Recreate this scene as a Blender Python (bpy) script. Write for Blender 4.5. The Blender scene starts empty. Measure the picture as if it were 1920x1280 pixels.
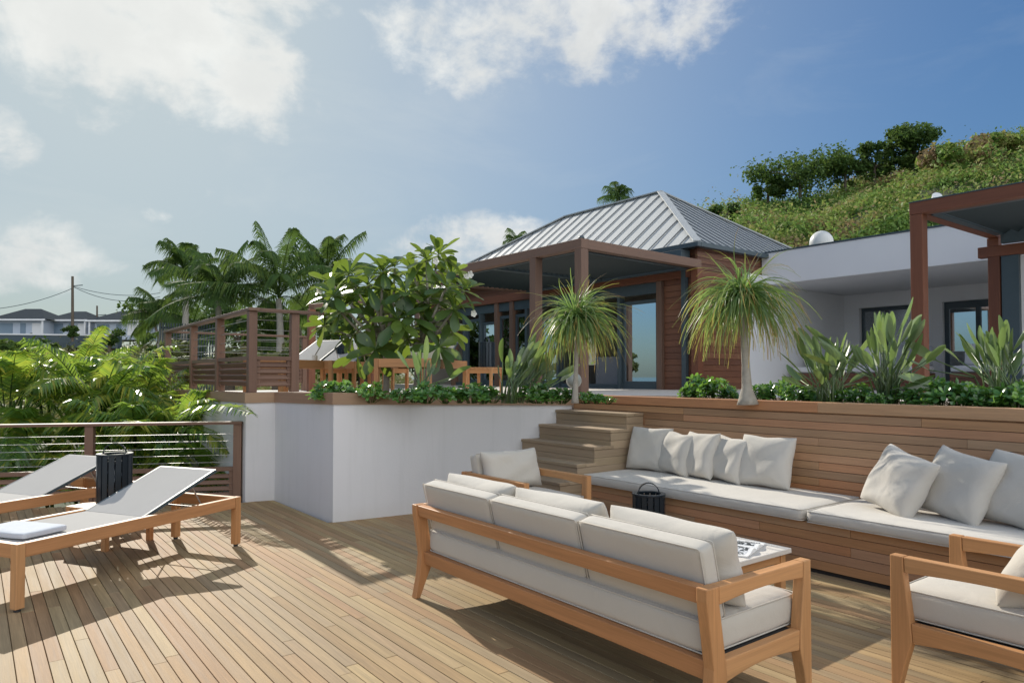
import bpy, math, random
import numpy as np
from mathutils import Vector, Matrix
PI = math.pi
rad = math.radians
sc = bpy.context.scene
C = bpy.context.collection

# ------------------------------------------------------------------ camera
EYE = 1.4; FPX = 1320.0; YAW = rad(37.5); PITCH = rad(1.5); CX = 960.0; CY = 669.0
cam = bpy.data.cameras.new('camera'); cam_o = bpy.data.objects.new('camera', cam); C.objects.link(cam_o)
cam_o.location = (0, 0, EYE); cam_o.rotation_euler = (PI/2 + PITCH, 0, -YAW)
cam.sensor_width = 36; cam.lens = 36*FPX/1920; cam.shift_y = 29/1920
cam.clip_start = 0.05; cam.clip_end = 6000
sc.camera = cam_o
sc.view_settings.view_transform = 'Standard'; sc.view_settings.look = 'None'
sc.view_settings.exposure = 0.55; sc.view_settings.gamma = 1

def ray(x, y):
    a = (x-CX)/FPX; b = -(y-CY)/FPX
    f = math.cos(PITCH)-b*math.sin(PITCH); u = math.sin(PITCH)+b*math.cos(PITCH)
    return Vector((f*math.sin(YAW)+a*math.cos(YAW), f*math.cos(YAW)-a*math.sin(YAW), u))
def spot(x, y, D):                       # a survey point: direction of the photo pixel, D metres out
    r = ray(x, y); f = r.x*math.sin(YAW)+r.y*math.cos(YAW)
    return Vector((r.x*D/f, r.y*D/f, EYE+r.z*D/f))
def ground(x, y, z=0.0):
    r = ray(x, y); t = (z-EYE)/r.z
    return Vector((r.x*t, r.y*t, z))

# ------------------------------------------------------------------ node helpers
class NT:
    def __init__(s, tree): s.t = tree; s.n = tree.nodes; s.l = tree.links
    def node(s, typ, **kw):
        n = s.n.new(typ)
        for k, v in kw.items(): setattr(n, k, v)
        return n
    def set(s, sock, v):
        if isinstance(v, bpy.types.NodeSocket): s.l.new(v, sock)
        elif v is not None: sock.default_value = v
    def math(s, op, a, b=None, c=None, clamp=False):
        n = s.node('ShaderNodeMath', operation=op); n.use_clamp = clamp
        for i, v in enumerate((a, b, c)): s.set(n.inputs[i], v) if v is not None else None
        return n.outputs[0]
    def mix(s, f, a, b, mode='MIX'):
        n = s.node('ShaderNodeMix', data_type='RGBA', blend_type=mode)
        s.set(n.inputs[0], f)
        for i, v in ((6, a), (7, b)):
            s.set(n.inputs[i], v if isinstance(v, bpy.types.NodeSocket) else (*v, 1))
        return n.outputs[2]
    def noise(s, vec, scale, detail=3, rough=.5, dist=0):
        n = s.node('ShaderNodeTexNoise'); s.set(n.inputs['Vector'], vec)
        n.inputs['Scale'].default_value = scale; n.inputs['Detail'].default_value = detail
        n.inputs['Roughness'].default_value = rough; n.inputs['Distortion'].default_value = dist
        return n.outputs['Fac']
    def ramp(s, f, stops, interp='LINEAR'):
        n = s.node('ShaderNodeValToRGB'); s.set(n.inputs[0], f); r = n.color_ramp; r.interpolation = interp
        while len(r.elements) < len(stops): r.elements.new(.5)
        for e, (p, c) in zip(r.elements, stops):
            e.position = p; e.color = (*c, 1) if len(c) == 3 else c
        return n.outputs[0]
    def mrange(s, v, a, b, c=0, d=1, smooth=False):
        n = s.node('ShaderNodeMapRange'); n.clamp = True
        if smooth: n.interpolation_type = 'SMOOTHSTEP'
        s.set(n.inputs[0], v)
        for i, q in enumerate((a, b, c, d)): n.inputs[i+1].default_value = q
        return n.outputs[0]
    def vmul(s, v, k):
        n = s.node('ShaderNodeVectorMath', operation='MULTIPLY'); s.set(n.inputs[0], v); n.inputs[1].default_value = k
        return n.outputs[0]
    def attr(s, name):
        n = s.node('ShaderNodeAttribute', attribute_name=name); return n

# ------------------------------------------------------------------ world and sun
SUN_DIR = Vector((math.cos(rad(29.6))*.109, math.cos(rad(29.6))*.994, math.sin(rad(29.6)))).normalized()
SUN_EL = math.asin(SUN_DIR.z)
SUN_AZ = math.atan2(SUN_DIR.x, SUN_DIR.y)
W = bpy.data.worlds.new('World'); sc.world = W; W.use_nodes = True
w = NT(W.node_tree); w.n.clear()
sky = w.node('ShaderNodeTexSky', sky_type='NISHITA'); sky.sun_disc = False
sky.sun_elevation = SUN_EL; sky.sun_rotation = SUN_AZ
sky.air_density = 1.0; sky.dust_density = 1.6; sky.ozone_density = 1.6; sky.altitude = 20
SKY_STRENGTH = 0.13
tc = w.node('ShaderNodeTexCoord'); dirv = tc.outputs['Generated']
sp = w.node('ShaderNodeSeparateXYZ'); w.l.new(dirv, sp.inputs[0])
az = w.math('ARCTAN2', sp.outputs[0], sp.outputs[1]); el = w.math('ARCSINE', sp.outputs[2])
def azel(x, y):
    r = ray(x, y).normalized(); return math.atan2(r.x, r.y), math.asin(r.z)
CLOUDS = [  # photo position, half sizes, softness weight
    (265, 70, 265, 132, 1.12), (420, 150, 158, 108, 1.08), (200, -60, 320, 130, 1.0), (500, 235, 70, 34, .7),
    (25, 255, 90, 62, .8), (150, 205, 120, 50, .45), (60, 470, 120, 56, .75), (20, 505, 130, 45, .7), (225, 505, 60, 18, .4),
    (298, 405, 36, 20, .62), (165, 312, 62, 22, .4), (372, 358, 45, 16, .3), (372, 400, 30, 12, .28),
    (1020, 40, 320, 110, .98), (1180, 30, 220, 90, .88), (860, 120, 110, 66, .75), (1290, 70, 110, 56, .65), (1000,-110,500,120,.9),
    (560, 8, 100, 44, .7), (900, 440, 125, 42, 1.0), (850, 470, 130, 50, .8), (980, 428, 60, 16, .5),
    (-500, 300, 260, 120, .9), (2700, 200, 260, 90, .8)]
fb = w.noise(dirv, 5.0, 12, .60, .35)
fb2 = w.noise(w.vmul(dirv, (1, 1, 1.6)), 15.0, 9, .6, .2)
blob = None
for (x, y, rx, ry, wt) in CLOUDS:
    a0, e0 = azel(x, y); a1, _ = azel(x+rx, y); _, e1 = azel(x, y-ry)
    ra, re = max(abs(a1-a0), .01), max(abs(e1-e0), .006)
    u = w.math('DIVIDE', w.math('SUBTRACT', az, a0), ra); v = w.math('DIVIDE', w.math('SUBTRACT', el, e0), re)
    q = w.math('ADD', w.math('MULTIPLY', u, u), w.math('MULTIPLY', v, v))
    b = w.math('MULTIPLY', w.math('SUBTRACT', 1.0, w.math('MULTIPLY', q, .5)), wt)
    blob = b if blob is None else w.math('MAXIMUM', blob, b)
nn = w.math('ADD', w.math('MULTIPLY', w.math('SUBTRACT', fb, .5), 2.3), w.math('MULTIPLY', w.math('SUBTRACT', fb2, .5), 1.7))
dens = w.mrange(w.math('ADD', blob, nn), .38, 1.15, 0, 1, True)
thick = w.mrange(w.math('ADD', blob, nn), .85, 1.7, 0, .75, True)
cirrus = w.mrange(w.noise(w.vmul(dirv, (1, 1, 3)), 3.0, 8, .6, .8), .52, .8, 0, .22)
shade = w.noise(dirv, 7.5, 8, .6, .2)
# sun glow in hazy air: strong towards the sun, a property of the direction only
dsun = w.node('ShaderNodeVectorMath', operation='DOT_PRODUCT'); w.l.new(dirv, dsun.inputs[0]); dsun.inputs[1].default_value = SUN_DIR
near = w.mrange(dsun.outputs['Value'], .45, 1.0, 0, 1)
near2 = w.math('MULTIPLY', near, near)
G = SKY_STRENGTH*2**sc.view_settings.exposure
def lv(r, g, b): return (r/G, g/G, b/G)
ccol = w.ramp(shade, [(.30, lv(.58, .60, .62)), (.50, lv(.70, .715, .72)), (.68, lv(.90, .91, .90))])
ccol = w.mix(thick, ccol, lv(.60, .615, .63))
ccol = w.mix(w.math('MULTIPLY', near2, .60), ccol, lv(.95, .96, .91))
# highlight compression of the clear sky, as a camera's tone curve holds it
lum = w.node('ShaderNodeRGBToBW'); w.l.new(sky.outputs[0], lum.inputs[0])
kk = w.math('DIVIDE', .98/(2**sc.view_settings.exposure), w.math('ADD', 1.0, w.math('MULTIPLY', lum.outputs[0], 1.56*SKY_STRENGTH)))
scl = w.node('ShaderNodeVectorMath', operation='SCALE'); w.l.new(sky.outputs[0], scl.inputs[0]); w.l.new(kk, scl.inputs['Scale'])
skyc = w.mix(1.0, scl.outputs[0], (.66, 1.0, 1.0), 'MULTIPLY')
sc2 = w.node('ShaderNodeVectorMath', operation='MULTIPLY'); w.l.new(skyc, sc2.inputs[0]); sc2.inputs[1].default_value = (1.02, 1.0, 1.30); skyc = sc2.outputs[0]
c1 = w.mix(w.math('ADD', w.math('MULTIPLY', cirrus, .6), w.math('MULTIPLY', near2, .5)), skyc, lv(.72, .76, .75))
c2 = w.mix(w.math('MULTIPLY', dens, .95), c1, ccol)
# unseen bright cloud field added opposite the sun, as fill for shaded sides
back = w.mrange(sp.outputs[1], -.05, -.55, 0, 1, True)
back_fill = w.math('MULTIPLY', w.mrange(w.math('ADD', fb, w.math('MULTIPLY', w.math('SUBTRACT', fb2, .5), .4)), .36, .56, 0, 1, True), back)
c2 = w.mix(back_fill, c2, lv(1.95, 2.0, 2.06))
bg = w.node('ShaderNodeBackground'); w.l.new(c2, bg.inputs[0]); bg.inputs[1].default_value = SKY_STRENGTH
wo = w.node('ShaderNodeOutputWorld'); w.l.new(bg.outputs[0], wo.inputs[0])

sun = bpy.data.lights.new('sun', 'SUN'); sun.energy = 3.7; sun.angle = rad(.55); sun.color = (1.0, .93, .82)
sun_o = bpy.data.objects.new('sun', sun); C.objects.link(sun_o)
sun_o.rotation_euler = SUN_DIR.to_track_quat('Z', 'Y').to_euler(); sun_o.location = (0, 30, 30)

# ------------------------------------------------------------------ materials
def newmat(name):
    m = bpy.data.materials.new(name); m.use_nodes = True; t = NT(m.node_tree); t.n.clear()
    out = t.node('ShaderNodeOutputMaterial'); p = t.node('ShaderNodeBsdfPrincipled'); t.l.new(p.outputs[0], out.inputs[0])
    t.out = out; t.p = p
    return m, t
def bump(t, h, strength=.3, dist=.01):
    b = t.node('ShaderNodeBump'); b.inputs['Strength'].default_value = strength; b.inputs['Distance'].default_value = dist
    t.set(b.inputs['Height'], h); t.l.new(b.outputs[0], t.p.inputs['Normal'])
def wood(name, tones, rough=.6, grain=.35, spec=.3, stain=.2, fine=1.0):
    """tones: list of albedo colours picked per board by the rnd attribute"""
    m, t = newmat(name)
    r = t.attr('rnd').outputs['Fac']; g = t.attr('gc').outputs['Vector']
    n = len(tones); base = t.ramp(r, [((i+.5)/n, c) for i, c in enumerate(tones)], 'LINEAR')
    g1 = t.noise(t.vmul(g, (1.2*fine, 30*fine, 30*fine)), 1.0, 5, .6, .6)
    g2 = t.noise(t.vmul(g, (5*fine, 160*fine, 160*fine)), 1.0, 3, .6, 0)
    g3 = t.noise(t.vmul(g, (.7, 2.5, 2.5)), 1.0, 4, .6, .3)
    f = t.math('ADD', t.math('MULTIPLY', t.math('SUBTRACT', g1, .5), 1.6*grain), t.math('MULTIPLY', t.math('SUBTRACT', g2, .5), 1.0*grain))
    f = t.math('ADD', f, t.math('MULTIPLY', t.math('SUBTRACT', g3, .5), 2*stain))
    f = t.math('ADD', f, 1.0)
    mul = t.node('ShaderNodeVectorMath', operation='SCALE'); t.l.new(base, mul.inputs[0]); t.l.new(f, mul.inputs['Scale'])
    t.l.new(mul.outputs[0], t.p.inputs['Base Color'])
    t.l.new(t.math('ADD', t.math('MULTIPLY', g1, .25), rough-.12), t.p.inputs['Roughness'])
    t.p.inputs['Specular IOR Level'].default_value = spec
    bump(t, g1, .25, .004)
    return m
def plain(name, col, rough=.5, metal=0, spec=.5, var=.08, scale=6, bumps=.0, bscale=60, bd=.004):
    m, t = newmat(name)
    tc = t.node('ShaderNodeTexCoord').outputs['Object']
    n = t.noise(tc, scale, 5, .6, .2)
    c = t.mix(n, tuple(min(1, x*(1-var)) for x in col), tuple(min(1, x*(1+var)) for x in col))
    t.l.new(c, t.p.inputs['Base Color']); t.p.inputs['Roughness'].default_value = rough
    t.p.inputs['Metallic'].default_value = metal; t.p.inputs['Specular IOR Level'].default_value = spec
    if bumps: bump(t, t.noise(tc, bscale, 4, .6), bumps, bd)
    return m
def fabric(name, col, weave=900, var=.05, sheen=.2, wrinkle=.35):
    m, t = newmat(name)
    tc = t.node('ShaderNodeTexCoord').outputs['Object']
    n = t.noise(tc, 3, 4, .6, .2); n2 = t.noise(tc, 220, 3, .7)
    f = t.math('ADD', t.math('MULTIPLY', n, .5), t.math('MULTIPLY', n2, .5))
    c = t.mix(f, tuple(x*(1-var*2) for x in col), tuple(min(1, x*(1+var*2)) for x in col))
    t.l.new(c, t.p.inputs['Base Color']); t.p.inputs['Roughness'].default_value = .9
    t.p.inputs['Specular IOR Level'].default_value = .15
    t.p.inputs['Sheen Weight'].default_value = sheen
    wr = t.noise(tc, 6, 4, .5, 1.2)
    bump(t, t.math('ADD', t.math('MULTIPLY', n2, .10), wr), wrinkle, .018)
    return m
def leaf(name, tones, rough=.38, trans=.4, tcol=(.35, .5, .05), spec=.5, tipcol=None):
    m, t = newmat(name)
    r = t.attr('rnd').outputs['Fac']
    n = len(tones); base = t.ramp(r, [((i+.5)/n, c) for i, c in enumerate(tones)])
    tc = t.node('ShaderNodeTexCoord').outputs['Object']
    nz = t.noise(tc, 2.3, 3, .6)
    mul = t.node('ShaderNodeVectorMath', operation='SCALE'); t.l.new(base, mul.inputs[0]); t.l.new(t.mrange(nz, .3, .7, .75, 1.25), mul.inputs['Scale'])
    basec = mul.outputs[0]
    if tipcol:
        gc = t.attr('gc'); s2 = t.node('ShaderNodeSeparateXYZ'); t.l.new(gc.outputs['Vector'], s2.inputs[0])
        basec = t.mix(t.math('MULTIPLY', t.mrange(s2.outputs[0], .58, .88, 0, 1), t.mrange(r, .2, .7, .15, 1)), basec, tipcol)
    t.l.new(basec, t.p.inputs['Base Color']); t.p.inputs['Roughness'].default_value = rough
    t.p.inputs['Specular IOR Level'].default_value = spec
    tr = t.node('ShaderNodeBsdfTranslucent'); tcx = t.mix(.5, basec, tcol); t.l.new(tcx, tr.inputs[0])
    ms = t.node('ShaderNodeMixShader'); ms.inputs[0].default_value = trans
    t.l.new(t.p.outputs[0], ms.inputs[1]); t.l.new(tr.outputs[0], ms.inputs[2]); t.l.new(ms.outputs[0], t.out.inputs[0])
    return m

M = {}
M['deck'] = wood('deck_boards', [(0.312,0.213,0.111),(0.367,0.270,0.146),(0.326,0.250,0.150),(0.390,0.288,0.151),(0.348,0.226,0.122),(0.305,0.232,0.141),(0.390,0.270,0.141),(0.326,0.206,0.111)], .68, .55, .14, .24)
M['clad'] = wood('bench_boards', [(0.388,0.204,0.096),(0.490,0.298,0.160),(0.345,0.204,0.122),(0.533,0.271,0.141),(0.432,0.285,0.173),(0.301,0.163,0.084),(0.490,0.231,0.109)], .5, .35, .4, .2)
M['cap'] = wood('cap_boards', [(.30,.20,.12),(.34,.22,.14),(.32,.19,.12),(.28,.19,.12)], .6, .25, .3, .15)
M['step'] = wood('step_boards', [(.33,.25,.16),(.37,.28,.19),(.31,.23,.15),(.39,.29,.19)], .6, .28, .3, .15)
M['teak'] = wood('teak_furniture', [(.47,.235,.098),(.51,.27,.118),(.44,.21,.09)], .5, .42, .3, .2, .8)
M['rail'] = wood('weathered_railing_timber', [(.17,.10,.068),(.20,.115,.078),(.155,.088,.06)], .55, .35, .4, .2)
M['red'] = wood('red_hardwood', [(.165,.062,.032),(.20,.075,.038),(.14,.052,.028)], .5, .35, .4, .15)
M['clad_dark'] = wood('dark_timber_cladding', [(.17,.072,.04),(.21,.095,.052),(.14,.06,.036),(.19,.08,.043)], .5, .35, .4, .15)
M['brown'] = wood('brown_beam', [(.16,.098,.07),(.185,.112,.078)], .55, .3, .35, .15)
m, t = newmat('white_plaster'); tc = t.node('ShaderNodeTexCoord').outputs['Object']
st1 = t.noise(t.vmul(tc, (9, 9, .7)), 1.0, 5, .65, .3); st2 = t.noise(tc, 1.6, 5, .6, .4); spz = t.node('ShaderNodeSeparateXYZ'); t.l.new(tc, spz.inputs[0])
lowd = t.math('MULTIPLY', t.mrange(spz.outputs[2], .16, .0, 0, 1), t.mrange(st2, .35, .7, .2, 1))
c_ = t.mix(t.mrange(st1, .5, .78, 0, .35), (.65,.645,.65), (.50,.50,.49)); c_ = t.mix(t.mrange(st2, .35, .7, 0, .4), c_, (.59,.595,.605)); c_ = t.mix(t.math('MULTIPLY', lowd, .4), c_, (.50,.47,.42))
t.l.new(c_, t.p.inputs['Base Color']); t.p.inputs['Roughness'].default_value = .88; bump(t, t.math('ADD', t.noise(tc, 55, 4, .6), t.math('MULTIPLY', t.noise(tc, 4, 4, .6), 1.5)), .3, .004)
M['plaster'] = m
M['plaster2'] = plain('white_render', (.71,.72,.735), .85, var=.04, scale=1.2, bumps=.1, bscale=40)
M['fabric'] = fabric('light_grey_canvas', (.52,.485,.42))
M['fabric2'] = fabric('pale_grey_canvas', (.535,.505,.45))
M['sling'] = fabric('grey_sling_mesh', (.41,.40,.375), sheen=.05, wrinkle=.03)
M['towel'] = fabric('blue_grey_towel', (.55,.585,.62))
M['lantern'] = plain('dark_slate_metal', (.022,.032,.042), .24, .3, .5, .1)
M['slate'] = plain('slate_grey_metal', (.06,.085,.098), .45, .1, .5, .1)
M['louver'] = plain('louvre_metal', (.020,.034,.040), .6, .0, .4, .1)
M['steel'] = plain('brushed_steel', (.45,.45,.45), .5, 1.0, .5, .05)
M['roof'] = plain('zinc_roof', (.45,.465,.455), .6, .0, .35, .14, 1.3)
M['seam'] = plain('shadow_toned_seam', (.13,.15,.17), .5, .2, .5, .1)  # darker than the roof zinc: the ribs' shadow is put into the colour
M['stone'] = plain('pale_stone_paving', (.62,.58,.52), .8, var=.08, scale=4, bumps=.1, bscale=30)
M['soil'] = plain('brown_soil', (.10,.07,.045), .95, var=.4, scale=14, bumps=.8, bscale=30, bd=.03)
M['bark'] = plain('grey_bark', (.36,.33,.28), .9, var=.35, scale=14, bumps=.6, bscale=40, bd=.01)
M['barkd'] = plain('brown_bark', (.14,.11,.08), .9, var=.35, scale=8, bumps=.6, bscale=30, bd=.02)
M['white'] = plain('white_paint', (.8,.8,.79), .5, var=.02)
M['globe2'] = plain('grey_globe', (.30,.32,.29), .35, var=.05)
M['globe'] = plain('opal_globe', (.62,.63,.60), .35, var=.03)
M['wax'] = plain('candle_wax', (.75,.70,.58), .5)
M['paper'] = plain('white_paper', (.78,.78,.76), .6, var=.03)
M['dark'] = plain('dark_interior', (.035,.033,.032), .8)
M['inner'] = plain('interior_wall', (.36,.33,.29), .8, var=.1)
M['petal'] = leaf('white_petal', [(.85,.84,.78),(.9,.88,.82)], .5, .3, (.8,.8,.6))
M['shingle'] = plain('grey_shingle', (.075,.085,.09), 1.0, 0, .0, var=.12, scale=2)
M['bluewall'] = plain('pale_blue_render', (.50,.56,.64), .8, var=.04)
M['shutter'] = plain('blue_grey_shutter', (.20,.27,.34), .6)
M['seat_white'] = fabric('white_seat_canvas', (.66,.66,.66))
M['grey_seat'] = fabric('grey_upholstery', (.30,.32,.35))

M['palm'] = leaf('palm_leaflet', [(.06,.13,.035),(.11,.22,.04),(.05,.11,.04),(.17,.29,.045),(.42,.38,.06),(.065,.14,.045),(.14,.23,.06)], .30, .45, (.58,.82,.09), .6)
M['palmd'] = leaf('tall_palm_leaflet', [(.06,.115,.038),(.085,.15,.04),(.065,.11,.045),(.13,.18,.045)], .75, .32, (.20,.32,.05), .08)
M['frangi'] = leaf('frangipani_leaf', [(.05,.105,.035),(.075,.14,.038),(.042,.09,.04),(.12,.19,.04)], .30, .36, (.46,.62,.05), .5)
M['pony'] = leaf('ponytail_strand', [(.12,.20,.08),(.16,.26,.10),(.10,.18,.09),(.20,.30,.09)], .42, .38, (.48,.70,.14), .4, (.46,.24,.07))
M['bop'] = leaf('paddle_leaf', [(.11,.18,.085),(.14,.21,.10),(.13,.21,.07),(.18,.27,.08),(.17,.22,.13)], .30, .30, (.40,.58,.10), .7)
M['shrub'] = leaf('shrub_leaf', [(.07,.18,.05),(.10,.23,.06),(.06,.16,.055),(.14,.28,.05)], .2, .35, (.40,.70,.08), .8)
M['tree'] = leaf('tree_leaf', [(.06,.11,.03),(.08,.14,.035),(.055,.10,.035),(.105,.16,.04)], .7, .32, (.22,.34,.06), .1)
M['bush'] = leaf('bush_leaf', [(.04,.085,.02),(.06,.11,.025),(.05,.09,.03),(.08,.13,.03)], .75, .28, (.2,.3,.04), .08)
def scrubmat(name, tones):
    m, t = newmat(name)
    r = t.attr('rnd').outputs['Fac']; geo = t.node('ShaderNodeNewGeometry').outputs['Position']
    big = t.noise(geo, .09, 6, .68, 1.2)
    f = t.math('ADD', t.math('MULTIPLY', r, .42), t.mrange(big, .38, .64, 0, .78))
    n = len(tones); c = t.ramp(f, [((i+.5)/n, q) for i, q in enumerate(tones)])
    t.l.new(c, t.p.inputs['Base Color']); t.p.inputs['Roughness'].default_value = .6; t.p.inputs['Specular IOR Level'].default_value = .2
    tr = t.node('ShaderNodeBsdfTranslucent'); t.l.new(c, tr.inputs[0])
    ms = t.node('ShaderNodeMixShader'); ms.inputs[0].default_value = .35
    t.l.new(t.p.outputs[0], ms.inputs[1]); t.l.new(tr.outputs[0], ms.inputs[2]); t.l.new(ms.outputs[0], t.out.inputs[0])
    return m
M['scrubr'] = scrubmat('hill_scrub_leaf', [(.05,.10,.03),(.095,.18,.042),(.15,.255,.055),(.19,.30,.065),(.25,.32,.075),(.31,.29,.11),(.28,.20,.11)])
M['scrubl'] = scrubmat('valley_scrub_leaf', [(.08,.12,.04),(.13,.17,.055),(.17,.20,.07),(.20,.21,.08),(.23,.20,.09),(.21,.18,.09)])

m, t = newmat('hillside_earth'); g = t.node('ShaderNodeNewGeometry').outputs['Position']
t.l.new(t.ramp(t.noise(g, .35, 6, .65), [(.3,(.03,.045,.015)),(.5,(.055,.07,.025)),(.7,(.09,.075,.04))]), t.p.inputs['Base Color'])
t.p.inputs['Roughness'].default_value = .95; M['earth'] = m
m, t = newmat('sea_water'); t.p.inputs['Base Color'].default_value = (.02,.07,.11,1); t.p.inputs['Roughness'].default_value = .12
g = t.node('ShaderNodeNewGeometry').outputs['Position']; bump(t, t.noise(g, .35, 5, .6), .5, .6); M['sea'] = m
def glassmat(name, refl, tint):
    m, t = newmat(name)
    gl = t.node('ShaderNodeBsdfGlossy'); gl.inputs['Roughness'].default_value = .015; gl.inputs[0].default_value = (.86,.93,1,1)
    tr = t.node('ShaderNodeBsdfTransparent'); tr.inputs[0].default_value = (*tint, 1)
    fr = t.node('ShaderNodeFresnel'); fr.inputs[0].default_value = 1.5
    ms = t.node('ShaderNodeMixShader'); t.l.new(t.math('ADD', t.math('MULTIPLY', fr.outputs[0], .9), refl, clamp=True), ms.inputs[0])
    t.l.new(tr.outputs[0], ms.inputs[1]); t.l.new(gl.outputs[0], ms.inputs[2]); t.l.new(ms.outputs[0], t.out.inputs[0])
    return m
M['mirror'] = glassmat('coated_window_glass', .84, (.35,.42,.48))
M['glass'] = glassmat('clear_window_glass', .22, (.75,.80,.82))
M['lglass'] = glassmat('lantern_glass', .03, (.8,.85,.85))
# magazine print: text-like and photo-like marks come from noise patterns
m, t = newmat('printed_page'); tcn = t.node('ShaderNodeTexCoord').outputs['Object']
pz = t.noise(tcn, 28, 3, .7, 1.0)
t.l.new(t.ramp(pz, [(.44,(.72,.73,.74)),(.5,(.10,.11,.11)),(.62,(.03,.03,.03))], 'LINEAR'), t.p.inputs['Base Color']); t.p.inputs['Roughness'].default_value = .35
M['print'] = m

# ------------------------------------------------------------------ mesh collector
class MB:
    def __init__(s): s.v = []; s.f = []; s.r = []; s.g = []; s.mi = []
    def add(s, vs, fs, rnd=None, gc=None, mi=0):
        o = len(s.v); rnd = random.random() if rnd is None else rnd
        s.v += [tuple(p) for p in vs]; s.f += [tuple(i+o for i in f) for f in fs]
        s.r += [rnd]*len(vs); s.mi += [mi]*len(fs)
        if gc is None: gc = [tuple(p) for p in vs]
        s.g += gc
        return s
    def beam(s, a, b, w, h, up=(0, 0, 1), rnd=None, ext=0, mi=0):
        """rectangular bar from a to b; w across, h along up"""
        a = Vector(a); b = Vector(b); d = (b-a); L = d.length; d = d/L; a = a-d*ext; b = b+d*ext; L += 2*ext
        up = Vector(up); x = d.cross(up)
        if x.length < 1e-4: x = d.cross(Vector((1, 0, 0)))
        x.normalize(); z = x.cross(d).normalized()
        vs = []; gc = []; o = Vector((random.random()*50, random.random()*9, random.random()*9))
        for t_, p in ((0, a), (L, b)):
            for sx, sz in ((-1, -1), (1, -1), (1, 1), (-1, 1)):
                vs.append(p+x*sx*w/2+z*sz*h/2); gc.append((t_+o.x, sx*w/2+o.y, sz*h/2+o.z))
        return s.add(vs, [(0,1,2,3),(7,6,5,4),(0,4,5,1),(1,5,6,2),(2,6,7,3),(3,7,4,0)], rnd, gc, mi)
    def box(s, x0, y0, z0, x1, y1, z1, rnd=None, mi=0):
        dx, dy, dz = x1-x0, y1-y0, z1-z0; cx, cy, cz = (x0+x1)/2, (y0+y1)/2, (z0+z1)/2
        if dx >= dy and dx >= dz: return s.beam((x0, cy, cz), (x1, cy, cz), dy, dz, (0,0,1), rnd, 0, mi)
        if dy >= dz: return s.beam((cx, y0, cz), (cx, y1, cz), dx, dz, (0,0,1), rnd, 0, mi)
        return s.beam((cx, cy, z0), (cx, cy, z1), dx, dy, (0,1,0), rnd, 0, mi)
    def prism(s, poly, origin, ex, ez, ey, th, rnd=None, mi=0):
        """polygon (u,v) in plane ex,ez extruded th along ey, centred"""
        n = len(poly); O = Vector(origin); ex = Vector(ex); ez = Vector(ez); ey = Vector(ey)
        us = [p[0] for p in poly]; vz = [p[1] for p in poly]; lv = (max(vz)-min(vz)) > (max(us)-min(us))
        off = random.random()*40; vs = []; gc = []
        for k in (-.5, .5):
            for (u, v) in poly:
                vs.append(O+ex*u+ez*v+ey*th*k); gc.append((v+off, u, k*th) if lv else (u+off, v, k*th))
        fs = [tuple(range(n-1, -1, -1)), tuple(range(n, 2*n))]+[(i, (i+1) % n, (i+1) % n+n, i+n) for i in range(n)]
        return s.add(vs, fs, rnd, gc, mi)
    def tube(s, pts, r, n=6, rnd=None, mi=0, cap=True):
        pts = [Vector(p) for p in pts]; m_ = len(pts); rs = r if isinstance(r, (list, tuple)) else [r]*m_
        vs = []; fs = []; gc = []; L = 0
        ref = Vector((0, 0, 1))
        d0 = (pts[1]-pts[0]).normalized()
        if abs(d0.z) > .9: ref = Vector((1, 0, 0))
        for i, p in enumerate(pts):
            d = (pts[min(i+1, m_-1)]-pts[max(i-1, 0)]).normalized()
            x = d.cross(ref); x.normalize(); y = d.cross(x)
            if i: L += (p-pts[i-1]).length
            for k in range(n):
                a = 2*PI*k/n; vs.append(p+(x*math.cos(a)+y*math.sin(a))*rs[i]); gc.append((L, math.cos(a)*rs[i], math.sin(a)*rs[i]))
        for i in range(m_-1):
            for k in range(n):
                k2 = (k+1) % n; fs.append((i*n+k, i*n+k2, (i+1)*n+k2, (i+1)*n+k))
        if cap: fs += [tuple(range(n-1, -1, -1)), tuple(range((m_-1)*n, m_*n))]
        return s.add(vs, fs, rnd, gc, mi)
    def lathe(s, prof, c, n=24, rnd=None, mi=0):
        vs = []; fs = []; m_ = len(prof)
        for (r, z) in prof:
            for k in range(n):
                a = 2*PI*k/n; vs.append((c[0]+r*math.cos(a), c[1]+r*math.sin(a), c[2]+z))
        for i in range(m_-1):
            for k in range(n):
                k2 = (k+1) % n; fs.append((i*n+k, i*n+k2, (i+1)*n+k2, (i+1)*n+k))
        fs += [tuple(range(n-1, -1, -1)), tuple(range((m_-1)*n, m_*n))]
        return s.add(vs, fs, rnd, None, mi)
    def mesh(s, name, mats, off=(0, 0, 0), smooth=False):
        me = bpy.data.meshes.new(name); ox, oy, oz = off
        me.from_pydata([(p[0]-ox, p[1]-oy, p[2]-oz) for p in s.v], [], s.f)
        a = me.attributes.new('rnd', 'FLOAT', 'POINT'); a.data.foreach_set('value', s.r)
        a = me.attributes.new('gc', 'FLOAT_VECTOR', 'POINT'); a.data.foreach_set('vector', np.array(s.g, dtype=np.float32).ravel())
        if not isinstance(mats, (list, tuple)): mats = [mats]
        for q in mats: me.materials.append(q)
        if len(mats) > 1: me.polygons.foreach_set('material_index', s.mi)
        if smooth: me.polygons.foreach_set('use_smooth', [True]*len(me.polygons))
        me.update(); return me
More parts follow.
